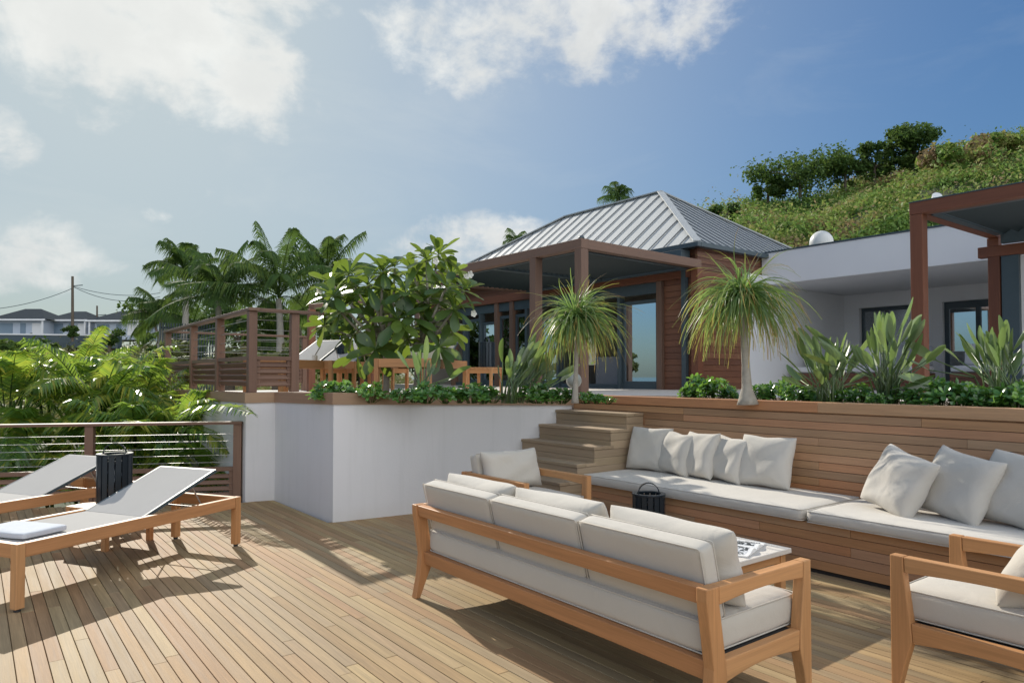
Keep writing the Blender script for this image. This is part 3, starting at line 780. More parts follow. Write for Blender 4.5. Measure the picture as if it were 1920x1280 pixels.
# coffee table and magazine
ct = thing('coffee_table', (3.64, 2.76, 0), 'low square coffee table with pale top between sofa and bench', 'table')
q = MB(); q.box(3.28, 2.40, .315, 4.00, 3.12, .345); q.build('table_top', M['stone'], ct, world=True, bevel=.004)
q = MB()
for a in ((3.33, 2.45), (3.95, 2.45), (3.33, 3.07), (3.95, 3.07)):
    MB().box(a[0]-.025, a[1]-.025, 0, a[0]+.025, a[1]+.025, .3135).build('leg', M['teak'], ct, world=True, bevel=.003)
q.beam((3.355, 2.45, .285), (3.925, 2.45, .285), .03, .05); q.beam((3.355, 3.07, .285), (3.925, 3.07, .285), .03, .05); q.beam((3.33, 2.475, .285), (3.33, 3.045, .285), .03, .05); q.beam((3.95, 2.475, .285), (3.95, 3.045, .285), .03, .05)
q.build('apron', M['teak'], ct, world=True)
mg = thing('open_magazine', (3.72, 2.62, .345), 'open magazine with black and white pictures lying on the low table', 'magazine', None, rad(18))
for s_ in (-1, 1):
    q = MB(); N = 8; vs = []; fs = []
    for i in range(N+1):
        u = i/N; zz = .006+.022*math.sin(min(1, u*1.5)*PI)*(1-u*.55)+.004
        for v in (-.14, .14): vs.append((s_*u*.20, v, zz))
        for v in (-.14, .14): vs.append((s_*u*.20, v, 0.002))
    for i in range(N):
        a = i*4; b = a+4; fs += [(a, b, b+1, a+1), (a+2, a+3, b+3, b+2), (a, a+2, b+2, b), (a+1, b+1, b+3, a+3)]
    fs += [(N*4, N*4+2, N*4+3, N*4+1)]
    q.add(vs, fs, .5); pg = q.build('pages', M['paper'], mg, smooth=False)
    q = MB(); vs = []; fs = []
    for i in range(1, N):
        u = i/N; zz = .0065+.022*math.sin(min(1, u*1.5)*PI)*(1-u*.55)+.004
        for v in (-.115, .095): vs.append((s_*u*.20, v, zz+.0006))
    for i in range(N-2): fs.append((i*2, i*2+2, i*2+3, i*2+1))
    q.add(vs, fs, .5); q.build('printed_picture', M['print'], mg)

# ================================================================== LANTERNS
def make_lantern():
    r = thing('lantern', (0, 0, 0), 'x', 'lantern', 'dark slatted lanterns with arched handles')
    R, Hh = .128, .41
    q = MB(); N = 16
    for k in range(N):
        a = 2*PI*k/N; c_, s_ = math.cos(a), math.sin(a); q.beam((R*c_, R*s_, .012), (R*c_, R*s_, Hh-.008), .012, .042, (-s_, c_, 0))
    q.build('slats', M['lantern'], r, bevel=.002)
    def ring(z0, z1, ri, ro):
        m_ = MB(); n = 32; vs = []; fs = []
        for k in range(n):
            a = 2*PI*k/n
            for (rr_, zz) in ((ri, z0), (ro, z0), (ro, z1), (ri, z1)): vs.append((rr_*math.cos(a), rr_*math.sin(a), zz))
        for k in range(n):
            k2 = (k+1) % n
            for j in range(4): fs.append((k*4+j, k2*4+j, k2*4+(j+1) % 4, k*4+(j+1) % 4))
        return m_.add(vs, fs, .5)
    ring(Hh-.010, Hh+.006, R-.028, R+.012).build('rim', M['lantern'], r, bevel=.002)
    ring(Hh-.075, Hh-.05, R-.02, R-.008).build('rim', M['lantern'], r)
    q = MB(); q.lathe([(.001, 0), (R+.006, 0), (R+.006, .014), (.001, .014)], (0, 0, 0), 32); q.build('base_plate', M['lantern'], r)
    q = MB(); q.lathe([(R-.035, .0145), (R-.035, .33), (R-.038, .33), (R-.038, .02)], (0, 0, 0), 24); q.build('glass_cylinder', M['lglass'], r, smooth=True)
    q = MB(); q.lathe([(.038, .0150), (.038, .12), (.001, .122)], (0, 0, 0), 16); q.build('candle', M['wax'], r, smooth=True)
    n = 14; hh = MB(); rr_ = .086
    for k in range(n):
        a0 = PI*k/n; a1 = PI*(k+1)/n
        hh.beam((rr_*math.cos(a0), 0, Hh+.0+rr_*1.05*math.sin(a0)), (rr_*math.cos(a1), 0, Hh+.0+rr_*1.05*math.sin(a1)), .034, .007, (math.cos((a0+a1)/2), 0, math.sin((a0+a1)/2)), ext=.0012)
    hh.beam((rr_, 0, Hh-.05), (rr_, 0, Hh+.002), .034, .007, (1, 0, 0)); hh.beam((-rr_, 0, Hh-.05), (-rr_, 0, Hh+.002), .034, .007, (1, 0, 0))
    hh.build('handle', M['lantern'], r)
    return r
lan = make_lantern()
place(lan, (4.50, 3.99, 0.004), rad(-42), 'dark slatted lantern on the deck in front of the long bench', None, True)
# ================================================================== LOUNGERS
def make_lounger(rise=21):
    r = thing('sun_lounger', (0, 0, 0), 'x', 'sun lounger', 'teak sun loungers with grey slings')
    L, Wd, zt = 1.80, .72, .40; rh = .085; lw = .055
    for t_ in (lw/2, Wd-lw/2):
        MB().beam((lw+.002, t_, zt-rh/2), (L-lw-.002, t_, zt-rh/2), .045, rh).build('side_rail', M['teak'], r, bevel=.004)
    for s_ in (lw/2, L-lw/2):
        MB().beam((s_, lw+.001, zt-rh/2), (s_, Wd-lw-.001, zt-rh/2), .045, rh).build('end_rail', M['teak'], r, bevel=.004)
        for t_ in (lw/2, Wd-lw/2):
            lg = MB().box(s_-lw/2, t_-lw/2, .018, s_+lw/2, t_+lw/2, zt+.002).build('leg', M['teak'], r, bevel=.004)
            q = MB(); q.lathe([(.018, 0), (.018, .0175)], (s_, t_, 0), 10); q.build('foot_pad', M['dark'], lg)
    hx = .92
    q = MB(); q.box(lw+.012, .072, zt-.022, hx-.002, Wd-.072, zt-.008); q.build('seat_sling', M['sling'], r, bevel=.003)
    c_, s_ = math.cos(rad(rise)), math.sin(rad(rise)); bl = .70
    q = MB(); q.beam((hx, Wd/2, zt-.012), (hx+bl*c_, Wd/2, zt-.012+bl*s_), Wd-.15, .010, (-s_, 0, c_)); q.build('backrest_sling', M['sling'], r, bevel=.002)
    q = MB()
    for t_ in (.068, Wd-.068): q.beam((hx, t_, zt-.018), (hx+bl*c_, t_, zt-.018+bl*s_), .018, .024, (-s_, 0, c_))
    q.beam((hx+bl*c_+.009*c_, .06, zt-.018+bl*s_), (hx+bl*c_+.009*c_, Wd-.06, zt-.018+bl*s_), .018, .024, (-s_, 0, c_)); q.build('backrest_frame', M['slate'], r)
    q = MB(); px_ = hx+bl*c_*.72; pz = zt-.018+bl*s_*.72
    for t_ in (.12, Wd-.12): q.tube([(px_, t_, pz-.01), (px_+.12, t_, zt-.05)], .006, 6)
    q.tube([(px_+.12, .10, zt-.05), (px_+.12, Wd-.10, zt-.05)], .007, 6)
    q.build('prop_strut', M['steel'], r)
    q = MB()
    for t_ in (.075, Wd-.075):
        for k in range(6): q.box(1.26+k*.06, t_-.012, zt-.055, 1.285+k*.06, t_+.012, zt-.012)
        q.box(1.22, t_-.014, zt-.07, 1.62, t_+.014, zt-.056)
    q.build('adjuster_rack', M['steel'], r)
    q = MB(); q.beam((.75, lw, zt-.07), (.75, Wd-lw, zt-.07), .04, .04); q.build('cross_bar', M['teak'], r)
    return r
LA = math.atan2(.50198, .86488); ux = Vector((math.cos(LA), math.sin(LA), 0)); uy = Vector((-ux.y, ux.x, 0)); LO = Vector((.239, 5.143, 0))
def lloc(s_, t_, z=0): return LO+ux*s_+uy*t_+Vector((0, 0, z))
lg0 = make_lounger()
place(lg0, lloc(-.035, -.035), LA, 'front sun lounger on the lower deck with a folded towel at its foot', None, True)
place(lg0, lloc(.26, 1.50), LA, 'rear sun lounger by the lower railing, its raised back in shade', None)
# folded towel
q = rbox(.30, .46, .042, .014, .003, .002, 5, 10, 12, 4); me = q.mesh('folded_towel', M['towel'], (0, 0, -.0225), True)
for zz in ():
    pass
tw = bpy.data.objects.new('folded_towel', me); C.objects.link(tw); tw.location = lloc(.20, .30, .394); tw.rotation_euler = (0, 0, LA+rad(4))
tag(tw, 'pale blue folded towel lying on the foot of the front lounger', 'towel')
tw.modifiers.new('sub', 'SUBSURF')
def make_table(w_=.46, d_=.46, h_=.33):
    r = thing('side_table', (0, 0, 0), 'x', 'side table', 'small teak side tables')
    q = MB(); n = 6; g_ = .004; bw = (d_-g_*(n-1))/n
    for k in range(n): q.box(0, k*(bw+g_), h_-.022, w_, k*(bw+g_)+bw, h_)
    q.build('table_top', M['teak'], r, bevel=.002)
    for a in (0.0, w_-.045):
        for b in (0.0, d_-.045): MB().box(a+.001, b+.001, 0, a+.044, b+.044, h_-.0235).build('leg', M['teak'], r, bevel=.003)
    q = MB(); q.beam((.046, .022, h_-.05), (w_-.046, .022, h_-.05), .022, .05); q.beam((.046, d_-.022, h_-.05), (w_-.046, d_-.022, h_-.05), .022, .05)
    q.beam((.022, .046, h_-.05), (.022, d_-.046, h_-.05), .022, .05); q.beam((w_-.022, .046, h_-.05), (w_-.022, d_-.046, h_-.05), .022, .05)
    q.build('apron', M['teak'], r)
    return r
tb0 = make_table()
place(tb0, lloc(1.18, .80), LA, 'teak side table between the two lower loungers under the lantern', None, True)
place(lan, lloc(1.44, 1.03, .331), rad(-18), 'dark slatted lantern on the side table between the lower loungers')

# ================================================================== RAILINGS
def lower_railing():
    A = Vector((2.379, 8.150, 0)); d = Vector((SLOPE[0], SLOPE[1], 0)).normalized()*-1
    r = thing('cable_railing', (1.2, 8.7, 0), 'red timber and steel cable railing along the lower deck before the palms', 'railing')
    n_ = Vector((d.y, -d.x, 0)); Ls = [0, 1.50, 3.1, 4.7, 6.3]; zt = .885
    for l_ in Ls:
        p = A+d*l_; MB().beam(p, p+Vector((0, 0, zt-.031)), .085, .085, d).build('post', M['rail'], r, world=True, bevel=.004)
    MB().beam(A-d*.05+Vector((0, 0, zt-.0145)), A+d*6.4+Vector((0, 0, zt-.0145)), .115, .031).build('top_rail', M['rail'], r, world=True, bevel=.004)
    for k in range(5):
        zz = .435+k*.078
        MB().tube([A+d*.04+Vector((0, 0, zz)), A+d*6.3+Vector((0, 0, zz))], .0032, 5).build('cable', M['steel'], r, world=True)
    for i in range(4):
        a = A+d*(Ls[i]+.044); b = A+d*(Ls[i+1]-.044); q = MB()
        q.beam(a+Vector((0, 0, .36)), b+Vector((0, 0, .36)), .06, .045)
        for k in range(4): q.beam(a+Vector((0, 0, .075+k*.068)), b+Vector((0, 0, .075+k*.068)), .018, .05, (d.y*.6, -d.x*.6, .8))
        for e in (a+d*.018, b-d*.018): q.beam(e+Vector((0, 0, .04)), e+Vector((0, 0, .337)), .034, .05, d)
        q.build('slat_panel', M['rail'], r, world=True, bevel=.002)
    return r
lower_railing()
def upper_railing():
    r = thing('cable_railing', (2.6, 10, 1.2), 'raised red timber railing with cables above louvred boards on the upper terrace', 'railing')
    zt = 2.175; z0 = 1.205
    def run(pts, skip=0, panels=True, zb=z0):
        for i, p in enumerate(pts):
            if i < skip: continue
            MB().beam((p[0], p[1], zb if p[2] is None else p[2]), (p[0], p[1], zt-.036), .095, .095, (0, 1, 0)).build('post', M['rail'], r, world=True, bevel=.004)
        a, b = Vector((*pts[0][:2], 0)), Vector((*pts[-1][:2], 0)); d = (b-a).normalized()
        for p, q_ in zip(pts, pts[1:]):
            a, b = Vector((*p[:2], 0)), Vector((*q_[:2], 0)); d = (b-a).normalized(); a = a+d*.049; b = b-d*.049
            for k in range(4):
                zz = 1.70+k*.115
                MB().tube([a+Vector((0, 0, zz)), b+Vector((0, 0, zz))], .0035, 5).build('cable', M['steel'], r, world=True)
            if panels:
                m_ = MB(); m_.beam(a+Vector((0, 0, 1.60)), b+Vector((0, 0, 1.60)), .065, .045)
                for k in range(4): m_.beam(a+Vector((0, 0, 1.305+k*.073)), b+Vector((0, 0, 1.305+k*.073)), .024, .064, (-d.y*.55, d.x*.55, .8))
                for e in (a+d*.02, b-d*.02): m_.beam(e+Vector((0, 0, 1.26)), e+Vector((0, 0, 1.577)), .036, .05, d)
                m_.build('slat_panel', M['rail'], r, world=True, bevel=.002)
    A = [(2.555, 8.25, None), (2.60, 9.75, None), (2.65, 11.35, None), (2.70, 13.35, 1.1)]
    run(A); run([(2.555, 8.25, None), (3.07, 8.30, None)], 1); run([(2.70, 13.35, 1.1), (3.62, 13.42, 1.1), (5.2, 13.5, 1.1)], 1)
    MB().beam((2.5585, 8.17, zt-.017), (2.705, 13.45, zt-.017), .125, .036).build('top_rail', M['brown'], r, world=True, bevel=.004)
    MB().beam((2.622, 8.251, zt-.017), (3.42, 8.30, zt-.017), .125, .036).build('top_rail', M['brown'], r, world=True, bevel=.004)
    MB().beam((2.768, 13.37, zt-.017), (5.3, 13.5, zt-.017), .12, .036).build('top_rail', M['brown'], r, world=True, bevel=.004)
upper_railing()
# timber portal behind the first upper lounger
gf = thing('timber_portal', (5.4, 12.2, UZ), 'timber portal frame behind the upper loungers, half hidden by the frangipani tree', 'frame')
p1 = spot(584, 600, 13); p2 = spot(607, 600, 13.5); p3 = spot(700, 600, 15)
for p, zt in ((p1, 2.62), (p3, 2.95)): MB().beam((p.x, p.y, UZ), (p.x, p.y, zt), .12, .12, (0, 1, 0)).build('post', M['red'], gf, world=True, bevel=.005)
MB().beam((p1.x, p1.y, 2.67), (p3.x, p3.y, 3.0), .14, .10).build('beam', M['brown'], gf, world=True, bevel=.005)

# ================================================================== VILLA PAVILION
hv = thing('villa_pavilion', (13.5, 12, UZ), 'timber villa pavilion with grey hipped standing seam roof', 'house')
FX = 11.75; Z0 = UZ; ZH = 3.42
# facade along Y
def fpost(y, w_=.14, name='post', mat='brown', zt=ZH, x=FX): MB().box(x-.09, y-w_/2, Z0, x+.09, y+w_/2, zt).build(name, M[mat], hv, world=True, bevel=.004)
for y in (10.03, 15.25, 15.95, 18.2): fpost(y, .15)
for y in (11.22, 13.33, 14.6, 16.75, 17.6): fpost(y, .08, 'mullion', 'slate', 3.18, FX+.0)
MB().beam((FX-.02, 9.28, ZH+.11), (FX-.02, 21.0, ZH+.11), .20, .215).build('header_beam', M['red'], hv, world=True, bevel=.004)
MB().beam((FX+.02, 10.11, 3.30), (FX+.02, 18.1, 3.30), .10, .235).build('transom', M['slate'], hv, world=True)
q = MB(); q.beam((FX+.02, 10.11, Z0+.05), (FX+.02, 15.17, Z0+.05), .08, .10); q.beam((FX+.02, 15.33, Z0+.05), (FX+.02, 18.1, Z0+.05), .08, .10); q.build('sill', M['slate'], hv, world=True)
def pane(y0, y1, z0, z1, mat, name='glass_pane', x=FX+.03):
    MB().box(x, y0, z0, x+.012, y1, z1).build(name, M[mat], hv, world=True)
def door(y0, y1, mat, z1=2.98):
    d = MB(); x = FX+.025
    d.box(x-.025, y0, Z0+.10, x+.025, y0+.06, z1+.08); d.box(x-.025, y1-.06, Z0+.10, x+.025, y1, z1+.08); d.box(x-.025, y0+.06, z1, x+.025, y1-.06, z1+.08); d.box(x-.025, y0+.06, Z0+.10, x+.025, y1-.06, Z0+.17)
    fr = d.build('sliding_door', M['slate'], hv, world=True)
    g_ = MB(); g_.box(x-.005, y0+.058, Z0+.168, x+.005, y1-.058, z1+.002); o = g_.build('glass_pane', M[mat], fr); o.data.transform(Matrix.Translation(-Vector(hv.location)))
door(10.13, 11.17, 'mirror'); door(13.40, 14.05, 'mirror', 2.85); door(15.33, 15.88, 'glass'); door(16.02, 16.70, 'mirror', 2.85); door(16.8, 17.56, 'glass'); door(14.66, 15.16, 'glass')
# clad corner pier on the facade and the end wall
def cladwall(name, a, b, z0, z1, nrm, mat='clad_dark', bh=.13):
    q = MB(); a = Vector((*a, 0)); b = Vector((*b, 0)); nrm = Vector(nrm); z = z0
    while z < z1-.01:
        tp = min(z+bh-.008, z1); m_ = (z+tp)/2
        q.beam((a.x, a.y, m_), (b.x, b.y, m_), .022, tp-z, (0, 0, 1)); z += bh
    bk = (a-nrm*.035, b-nrm*.035)
    q.beam((bk[0].x, bk[0].y, (z0+z1)/2), (bk[1].x, bk[1].y, (z0+z1)/2), .04, z1-z0)
    return q.build(name, M[mat], hv, world=True, bevel=.002)
cladwall('timber_wall', (FX, 9.12), (FX, 9.95), Z0, ZH, (-1, 0, 0))
cladwall('timber_wall', (FX+.02, 9.10), (14.2, 9.10), Z0, 4.02, (0, -1, 0))
cladwall('timber_wall', (FX+.10, 9.13), (FX+.10, 20.9), ZH+.22, 4.02, (-1, 0, 0))
MB().box(FX-.13, 9.29, Z0, FX-.03, 9.40, 3.9).build('downpipe', M['slate'], hv, world=True, bevel=.006)
MB().box(FX-.30, 9.25, 3.745, FX-.02, 9.9, 3.98).build('rain_hopper', M['slate'], hv, world=True, bevel=.006)
# interior
q = MB(); q.box(FX+.1, 9.2, Z0+.004, 17.4, 21, Z0+.02); q.build('interior_floor', M['inner'], hv, world=True)
q = MB()
yy = [(9.3, 11.0), (11.8, 13.0), (13.7, 15.2), (15.9, 17.0), (17.7, 21)]
for a, b in yy: q.box(16.6, a, Z0+.02, 16.8, b, 4.0)
q.box(16.61, 9.3, 2.9, 16.79, 21, 3.99); q.box(16.61, 9.3, Z0+.02, 16.79, 21, 1.75); q.box(FX+.2, 20.9, Z0, 16.6, 21.05, 4); q.build('interior_wall', M['inner'], hv, world=True)
q = MB(); q.box(FX+.15, 9.15, 3.99, 16.8, 21, 4.05); q.build('ceiling', M['inner'], hv, world=True)
# roof
EZ = 4.10; E = dict(x0=11.62, x1=16.75, y0=8.98, y1=21.2); R1 = Vector((14.18, 12.13, 6.17)); R2 = Vector((14.18, 15.85, 6.17))
c00 = Vector((E['x0'], E['y0'], EZ)); c10 = Vector((E['x1'], E['y0'], EZ)); c11 = Vector((E['x1'], E['y1'], EZ)); c01 = Vector((E['x0'], E['y1'], EZ))
rf = MB(); rf.add([c00, c10, c11, c01, R1, R2], [(0, 4, 5, 3), (0, 1, 4), (1, 2, 5, 4), (3, 5, 2), (3, 2, 1, 0)], .5)
roof = rf.build('roof', M['roof'], hv, world=True)
def ribs(a, b, t0, t1, step, nrm):
    """standing seams on a face: eave a-b, ridge t0-t1"""
    q = MB(); e = (b-a); L = e.length; e.normalize(); n = int(L/step); up_ = Vector(nrm)
    s0 = (t0-a).dot(e); s1 = (t1-a).dot(e)
    hgt = ((t0-a)-e*s0)
    for k in range(1, n+1):
        s_ = k*step
        if s_ > L-.05: break
        if s_ < s0: f = s_/s0
        elif s_ > s1: f = (L-s_)/(L-s1)
        else: f = 1
        if f < .04: continue
        p = a+e*s_; q.beam(p+up_*.022-hgt*.006, p+hgt*f*.995+up_*.016, .018, .022, up_)
    return q
def nrm_of(a, b, c_): n = (b-a).cross(c_-a).normalized(); return n if n.z > 0 else -n
def rib_build(q):
    o = q.build('standing_seam', M['seam'], roof); o.data.transform(Matrix.Translation(-Vector(hv.location)))
rib_build(ribs(c00, c01, R1, R2, .43, nrm_of(c00, c01, R1))); rib_build(ribs(c00, c10, R1, R1, .26, nrm_of(c00, c10, R1)))
q = MB()
for a, b in ((c00, R1), (c10, R1), (R1, R2), (c01, R2)): q.beam(a+Vector((0, 0, .02)), b+Vector((0, 0, .03)), .16, .03)
o = q.build('ridge_cap', M['roof'], roof); o.data.transform(Matrix.Translation(-Vector(hv.location)))
q = MB(); q.beam((E['x0']-.05, E['y0']-.10, EZ-.055), (E['x0']-.05, E['y1'], EZ-.055), .12, .10); q.beam((E['x0']+.012, E['y0']-.05, EZ-.055), (E['x1'], E['y0']-.05, EZ-.055), .10, .098); q.build('gutter', M['slate'], hv, world=True, bevel=.01)

# pergola in front of the pavilion
pg = thing('louvred_pergola', (10, 10, UZ), 'brown timber pergola with dark louvred ceiling in front of the pavilion', 'pergola')
PX, PY, PT = 8.27, 8.82, 3.735
for (a, b, zt) in ((PX, PY, PT-.17), (PX, 10.05, PT-.17), (PX, 14.3, PT-.17), (11.60, 8.98, PT-.17)):
    MB().box(a-.085, b-.085, UZ, a+.085, b+.085, zt).build('post', M['red'] if a > 9 else M['brown'], pg, world=True, bevel=.005)
MB().beam((PX, PY-.09, PT-.085), (PX, 14.5, PT-.085), .17, .168).build('beam', M['brown'], pg, world=True, bevel=.005)
MB().beam((PX+.087, PY, PT-.086), (11.66, 8.99, PT-.086), .16, .165).build('beam', M['brown'], pg, world=True, bevel=.005)
MB().beam((PX+.087, 14.4, PT-.086), (11.6, 14.4, PT-.086), .16, .165).build('beam', M['brown'], pg, world=True, bevel=.005)
q = MB(); q.beam((PX+.13, 9.03, PT-.10), (PX+.13, 14.3, PT-.10), .08, .16); q.beam((PX+.171, 8.99, PT-.10), (11.5, 9.14, PT-.10), .08, .158); q.beam((11.5, 9.2, PT-.10), (11.5, 14.3, PT-.10), .12, .16); q.beam((PX+.172, 11.6, PT-.10), (11.43, 11.6, PT-.10), .14, .157)
q.build('louvre_frame', M['slate'], pg, world=True)
q = MB(); x_ = PX+.26
while x_ < 11.4:
    q.beam((x_, 9.12, PT-.09), (x_, 14.28, PT-.09), .17, .018, (.65, 0, 1)); x_ += .150
q.build('louvre_blades', M['louver'], pg, world=True)
q = MB(); q.lathe([(.05, 0), (.055, .03), (.03, .06), (.001, .065)], (PX, PY, PT), 12); q.build('finial', M['slate'], pg, world=True, smooth=True)

# ================================================================== WHITE ANNEX
wa = thing('white_annex', (15.5, 4, UZ), 'low white flat-roofed annex with a deep overhang behind the planting', 'house')
AX = 14.0; WX = 17.4
zt_, zb_ = 4.115, 3.405
q = MB(); q.box(AX, -4, zb_, AX+.25, 9.06, zt_); q.build('fascia', M['plaster2'], wa, world=True, bevel=.01)
q = MB(); q.box(AX+.252, -4, zb_, 20, 9.06, zb_+.15); q.build('soffit', M['plaster2'], wa, world=True)
q = MB(); q.box(AX-.02, -4.02, zt_+.001, AX+.30, 9.07, zt_+.03); q.build('coping', M['slate'], wa, world=True)
q = MB(); q.box(AX+.30, -4, zb_+.152, 20, 9.0, zt_-.1); q.build('roof_deck', M['stone'], wa, world=True)
# wall with two door openings along x=WX
def col_y(px, X):  # y on plane x=X seen at photo column px
    k = (px-CX)/FPX; return (math.cos(YAW)-k*math.sin(YAW))*X/(math.sin(YAW)+k*math.cos(YAW))
d1 = (col_y(1708, WX), col_y(1612, WX)); d2 = (col_y(1900, WX), col_y(1768, WX)); DH = 3.06
q = MB()
segs = [(d1[1], 9.1), (d2[1], d1[0]), (-4, d2[0])]
for a, b in segs: q.box(WX, a, UZ, WX+.22, b, zb_-.002)
q.box(WX+.001, d1[0], DH, WX+.219, d1[1], zb_-.002); q.box(WX+.001, d2[0], DH, WX+.219, d2[1], zb_-.002)
q.box(14.2, 8.94, UZ, WX, 9.07, zb_-.003); q.box(13.30, 8.93, UZ, 14.2, 9.05, zb_+.2)
q.build('wall', M['plaster2'], wa, world=True)
for (a, b), mat, wf in ((d1, 'glass', .06), (d2, 'mirror', .10)):
    q = MB(); x_ = WX+.12
    q.box(x_, a, UZ, x_+.08, a+wf, DH-.002); q.box(x_, b-wf, UZ, x_+.08, b, DH-.002); q.box(x_, a+wf, DH-wf*1.6, x_+.08, b-wf, DH-.002); mid = (a+b)/2; q.box(x_, mid-wf/2, UZ, x_+.08, mid+wf/2, DH-wf*1.6)
    q.box(x_, a+wf, UZ, x_+.08, b-wf, UZ+.12)
    f = q.build('door_frame', M['slate'], wa, world=True)
    q = MB(); q.box(x_+.03, a+wf, UZ+.1, x_+.042, b-wf, DH-wf*1.5); o = q.build('glass_pane', M[mat], f); o.data.transform(Matrix.Translation(-Vector(wa.location)))
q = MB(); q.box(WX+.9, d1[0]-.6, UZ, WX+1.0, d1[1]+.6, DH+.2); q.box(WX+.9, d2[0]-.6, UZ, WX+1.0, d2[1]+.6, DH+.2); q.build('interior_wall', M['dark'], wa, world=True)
# roof vents
p = spot(1547, 457, 15.3)
q = MB(); prof = [(.001+.235*math.sin(a), .44-.24*(1-math.cos(a))*1.0) for a in [PI*.5*k/8 for k in range(9)]]
prof = [(.24, 0), (.245, .16)]+[(.245*math.cos(PI/2*k/8)+.001, .16+.26*math.sin(PI/2*k/8)) for k in range(1, 9)]
q.lathe(prof, (AX+.62, p.y+.02, 4.12), 28); solo(q, 'roof_dome', M['globe'], 'white egg-shaped dome standing on the flat roof of the annex', 'roof dome', smooth=True)
p = spot(1753, 367, 9.6)
sl = thing('spot_lamp', (p.x, p.y, 3.72), 'small round white spotlight on top of the right-hand pergola beam', 'lamp')
q = MB(); q.lathe([(.02, 0), (.02, .05)], (0, 0, 0), 10); q.build('lamp_foot', M['slate'], sl)
q = MB(); q.tube([(0.04, 0.02, .07), (-.03, -.04, .13)], [.05, .062], 14); q.build('lamp_head', M['white'], sl, smooth=False)

# right pergola
rp = thing('louvred_pergola', (11.5, 2, UZ), 'red timber pergola with dark louvred roof at the right edge', 'pergola')
QX, QY = 10.16, 4.18; QT = 3.735
MB().box(QX-.08, QY-.08, UZ, QX+.08, QY+.08, QT-.165).build('post', M['red'], rp, world=True, bevel=.005)
q2 = (12.86, 4.16)
MB().box(q2[0]-.08, q2[1]-.08, UZ, q2[0]+.08, q2[1]+.08, 3.272).build('post', M['red'], rp, world=True, bevel=.005)
MB().beam((QX, QY+.085, QT-.08), (QX, -3, QT-.08), .16, .162).build('beam', M['red'], rp, world=True, bevel=.005)
MB().beam((QX+.082, QY, QT-.081), (12.95, QY-.02, QT-.081), .15, .158).build('beam', M['red'], rp, world=True, bevel=.005)
MB().beam((12.86, QY+.2, 3.36), (12.86, -3, 3.36), .15, .17).build('beam', M['red'], rp, world=True, bevel=.005)
MB().box(12.79, QY-.09, 3.448, 12.93, QY+.07, QT-.163).build('post', M['red'], rp, world=True, bevel=.004)
q = MB(); q.box(12.66, -3, 3.452, 12.78, QY-.16, QT-.04); q.beam((QX+.15, QY-.12, QT-.085), (QX+.15, -3, QT-.085), .12, .14); q.beam((QX+.212, QY-.14, QT-.085), (12.65, QY-.14, QT-.085), .12, .138); q.build('louvre_frame', M['slate'], rp, world=True)
q = MB(); y_ = QY-.3
while y_ > -3:
    q.beam((QX+.22, y_, QT-.08), (12.65, y_, QT-.08), .20, .018, (0, .65, 1)); y_ -= .175
q.build('louvre_blades', M['louver'], rp, world=True)
q = MB(); q.box(QX-.085, -3, QT+.002, QX+.10, QY+.09, QT+.016); q.build('top_flashing', M['slate'], rp, world=True)
# screen wall behind it
sw = thing('framed_screen', (12.9, 2.4, UZ), 'dark framed pale screen wall beneath the right-hand pergola', 'screen')
MB().box(12.80, 3.83, UZ, 12.94, 4.06, 3.27).build('frame', M['slate'], sw, world=True)
q = MB(); q.box(12.88, -3, UZ, 12.96, 3.828, 3.26); q.build('panel', M['inner'] if False else M['plaster2'], sw, world=True)
# outdoor daybeds against the annex
def daybed(loc, rz, wd, label, cush):
    r = thing('outdoor_daybed', loc, label, 'daybed', None, rz)
    q = MB()
    for k in range(3): q.box(0, 0, .04+k*.105, .8, wd, .04+k*.105+.098)
    q.build('base', M['clad_dark'], r, bevel=.003)
    o = rbox(.84, wd, .13, .04, .01, .003, 5, 10, 14, 4).build('seat_cushion', M['seat_white'], r, smooth=True, subsurf=1); o.location = (.4, wd/2, .42)
    for k in range(cush):
        o = rbox(.14, wd/cush-.03, .42, .04, .0, .004, 5+k, 5, 12, 10).build('back_cushion', M['grey_seat'] if k % 2 == 0 else M['seat_white'], r, smooth=True, subsurf=1)
        o.location = (.72, wd/cush*(k+.5), .70); o.rotation_euler = (0, rad(10), 0)
    return r
daybed((14.7, 6.1, UZ), 0, 2.7, 'white cushioned daybed with grey back cushions behind the second ponytail palm', 3)
daybed((14.6, 3.4, UZ), 0, 2.1, 'white daybed on a red timber base by the annex glass door', 2)
# sofa inside the pavilion
isf = thing('lounge_sofa', (13.0, 12.3, UZ), 'grey sofa inside the pavilion behind the open glass door', 'sofa')
for (a, b, nm) in (((13.0, 11.4, UZ+.02), (13.9, 13.2, UZ+.42), 'seat'), ((12.85, 11.4, UZ+.02), (13.0, 13.2, UZ+.78), 'backrest')):
    MB().box(*a, *b).build(nm, M['grey_seat'], isf, world=True, bevel=.04)

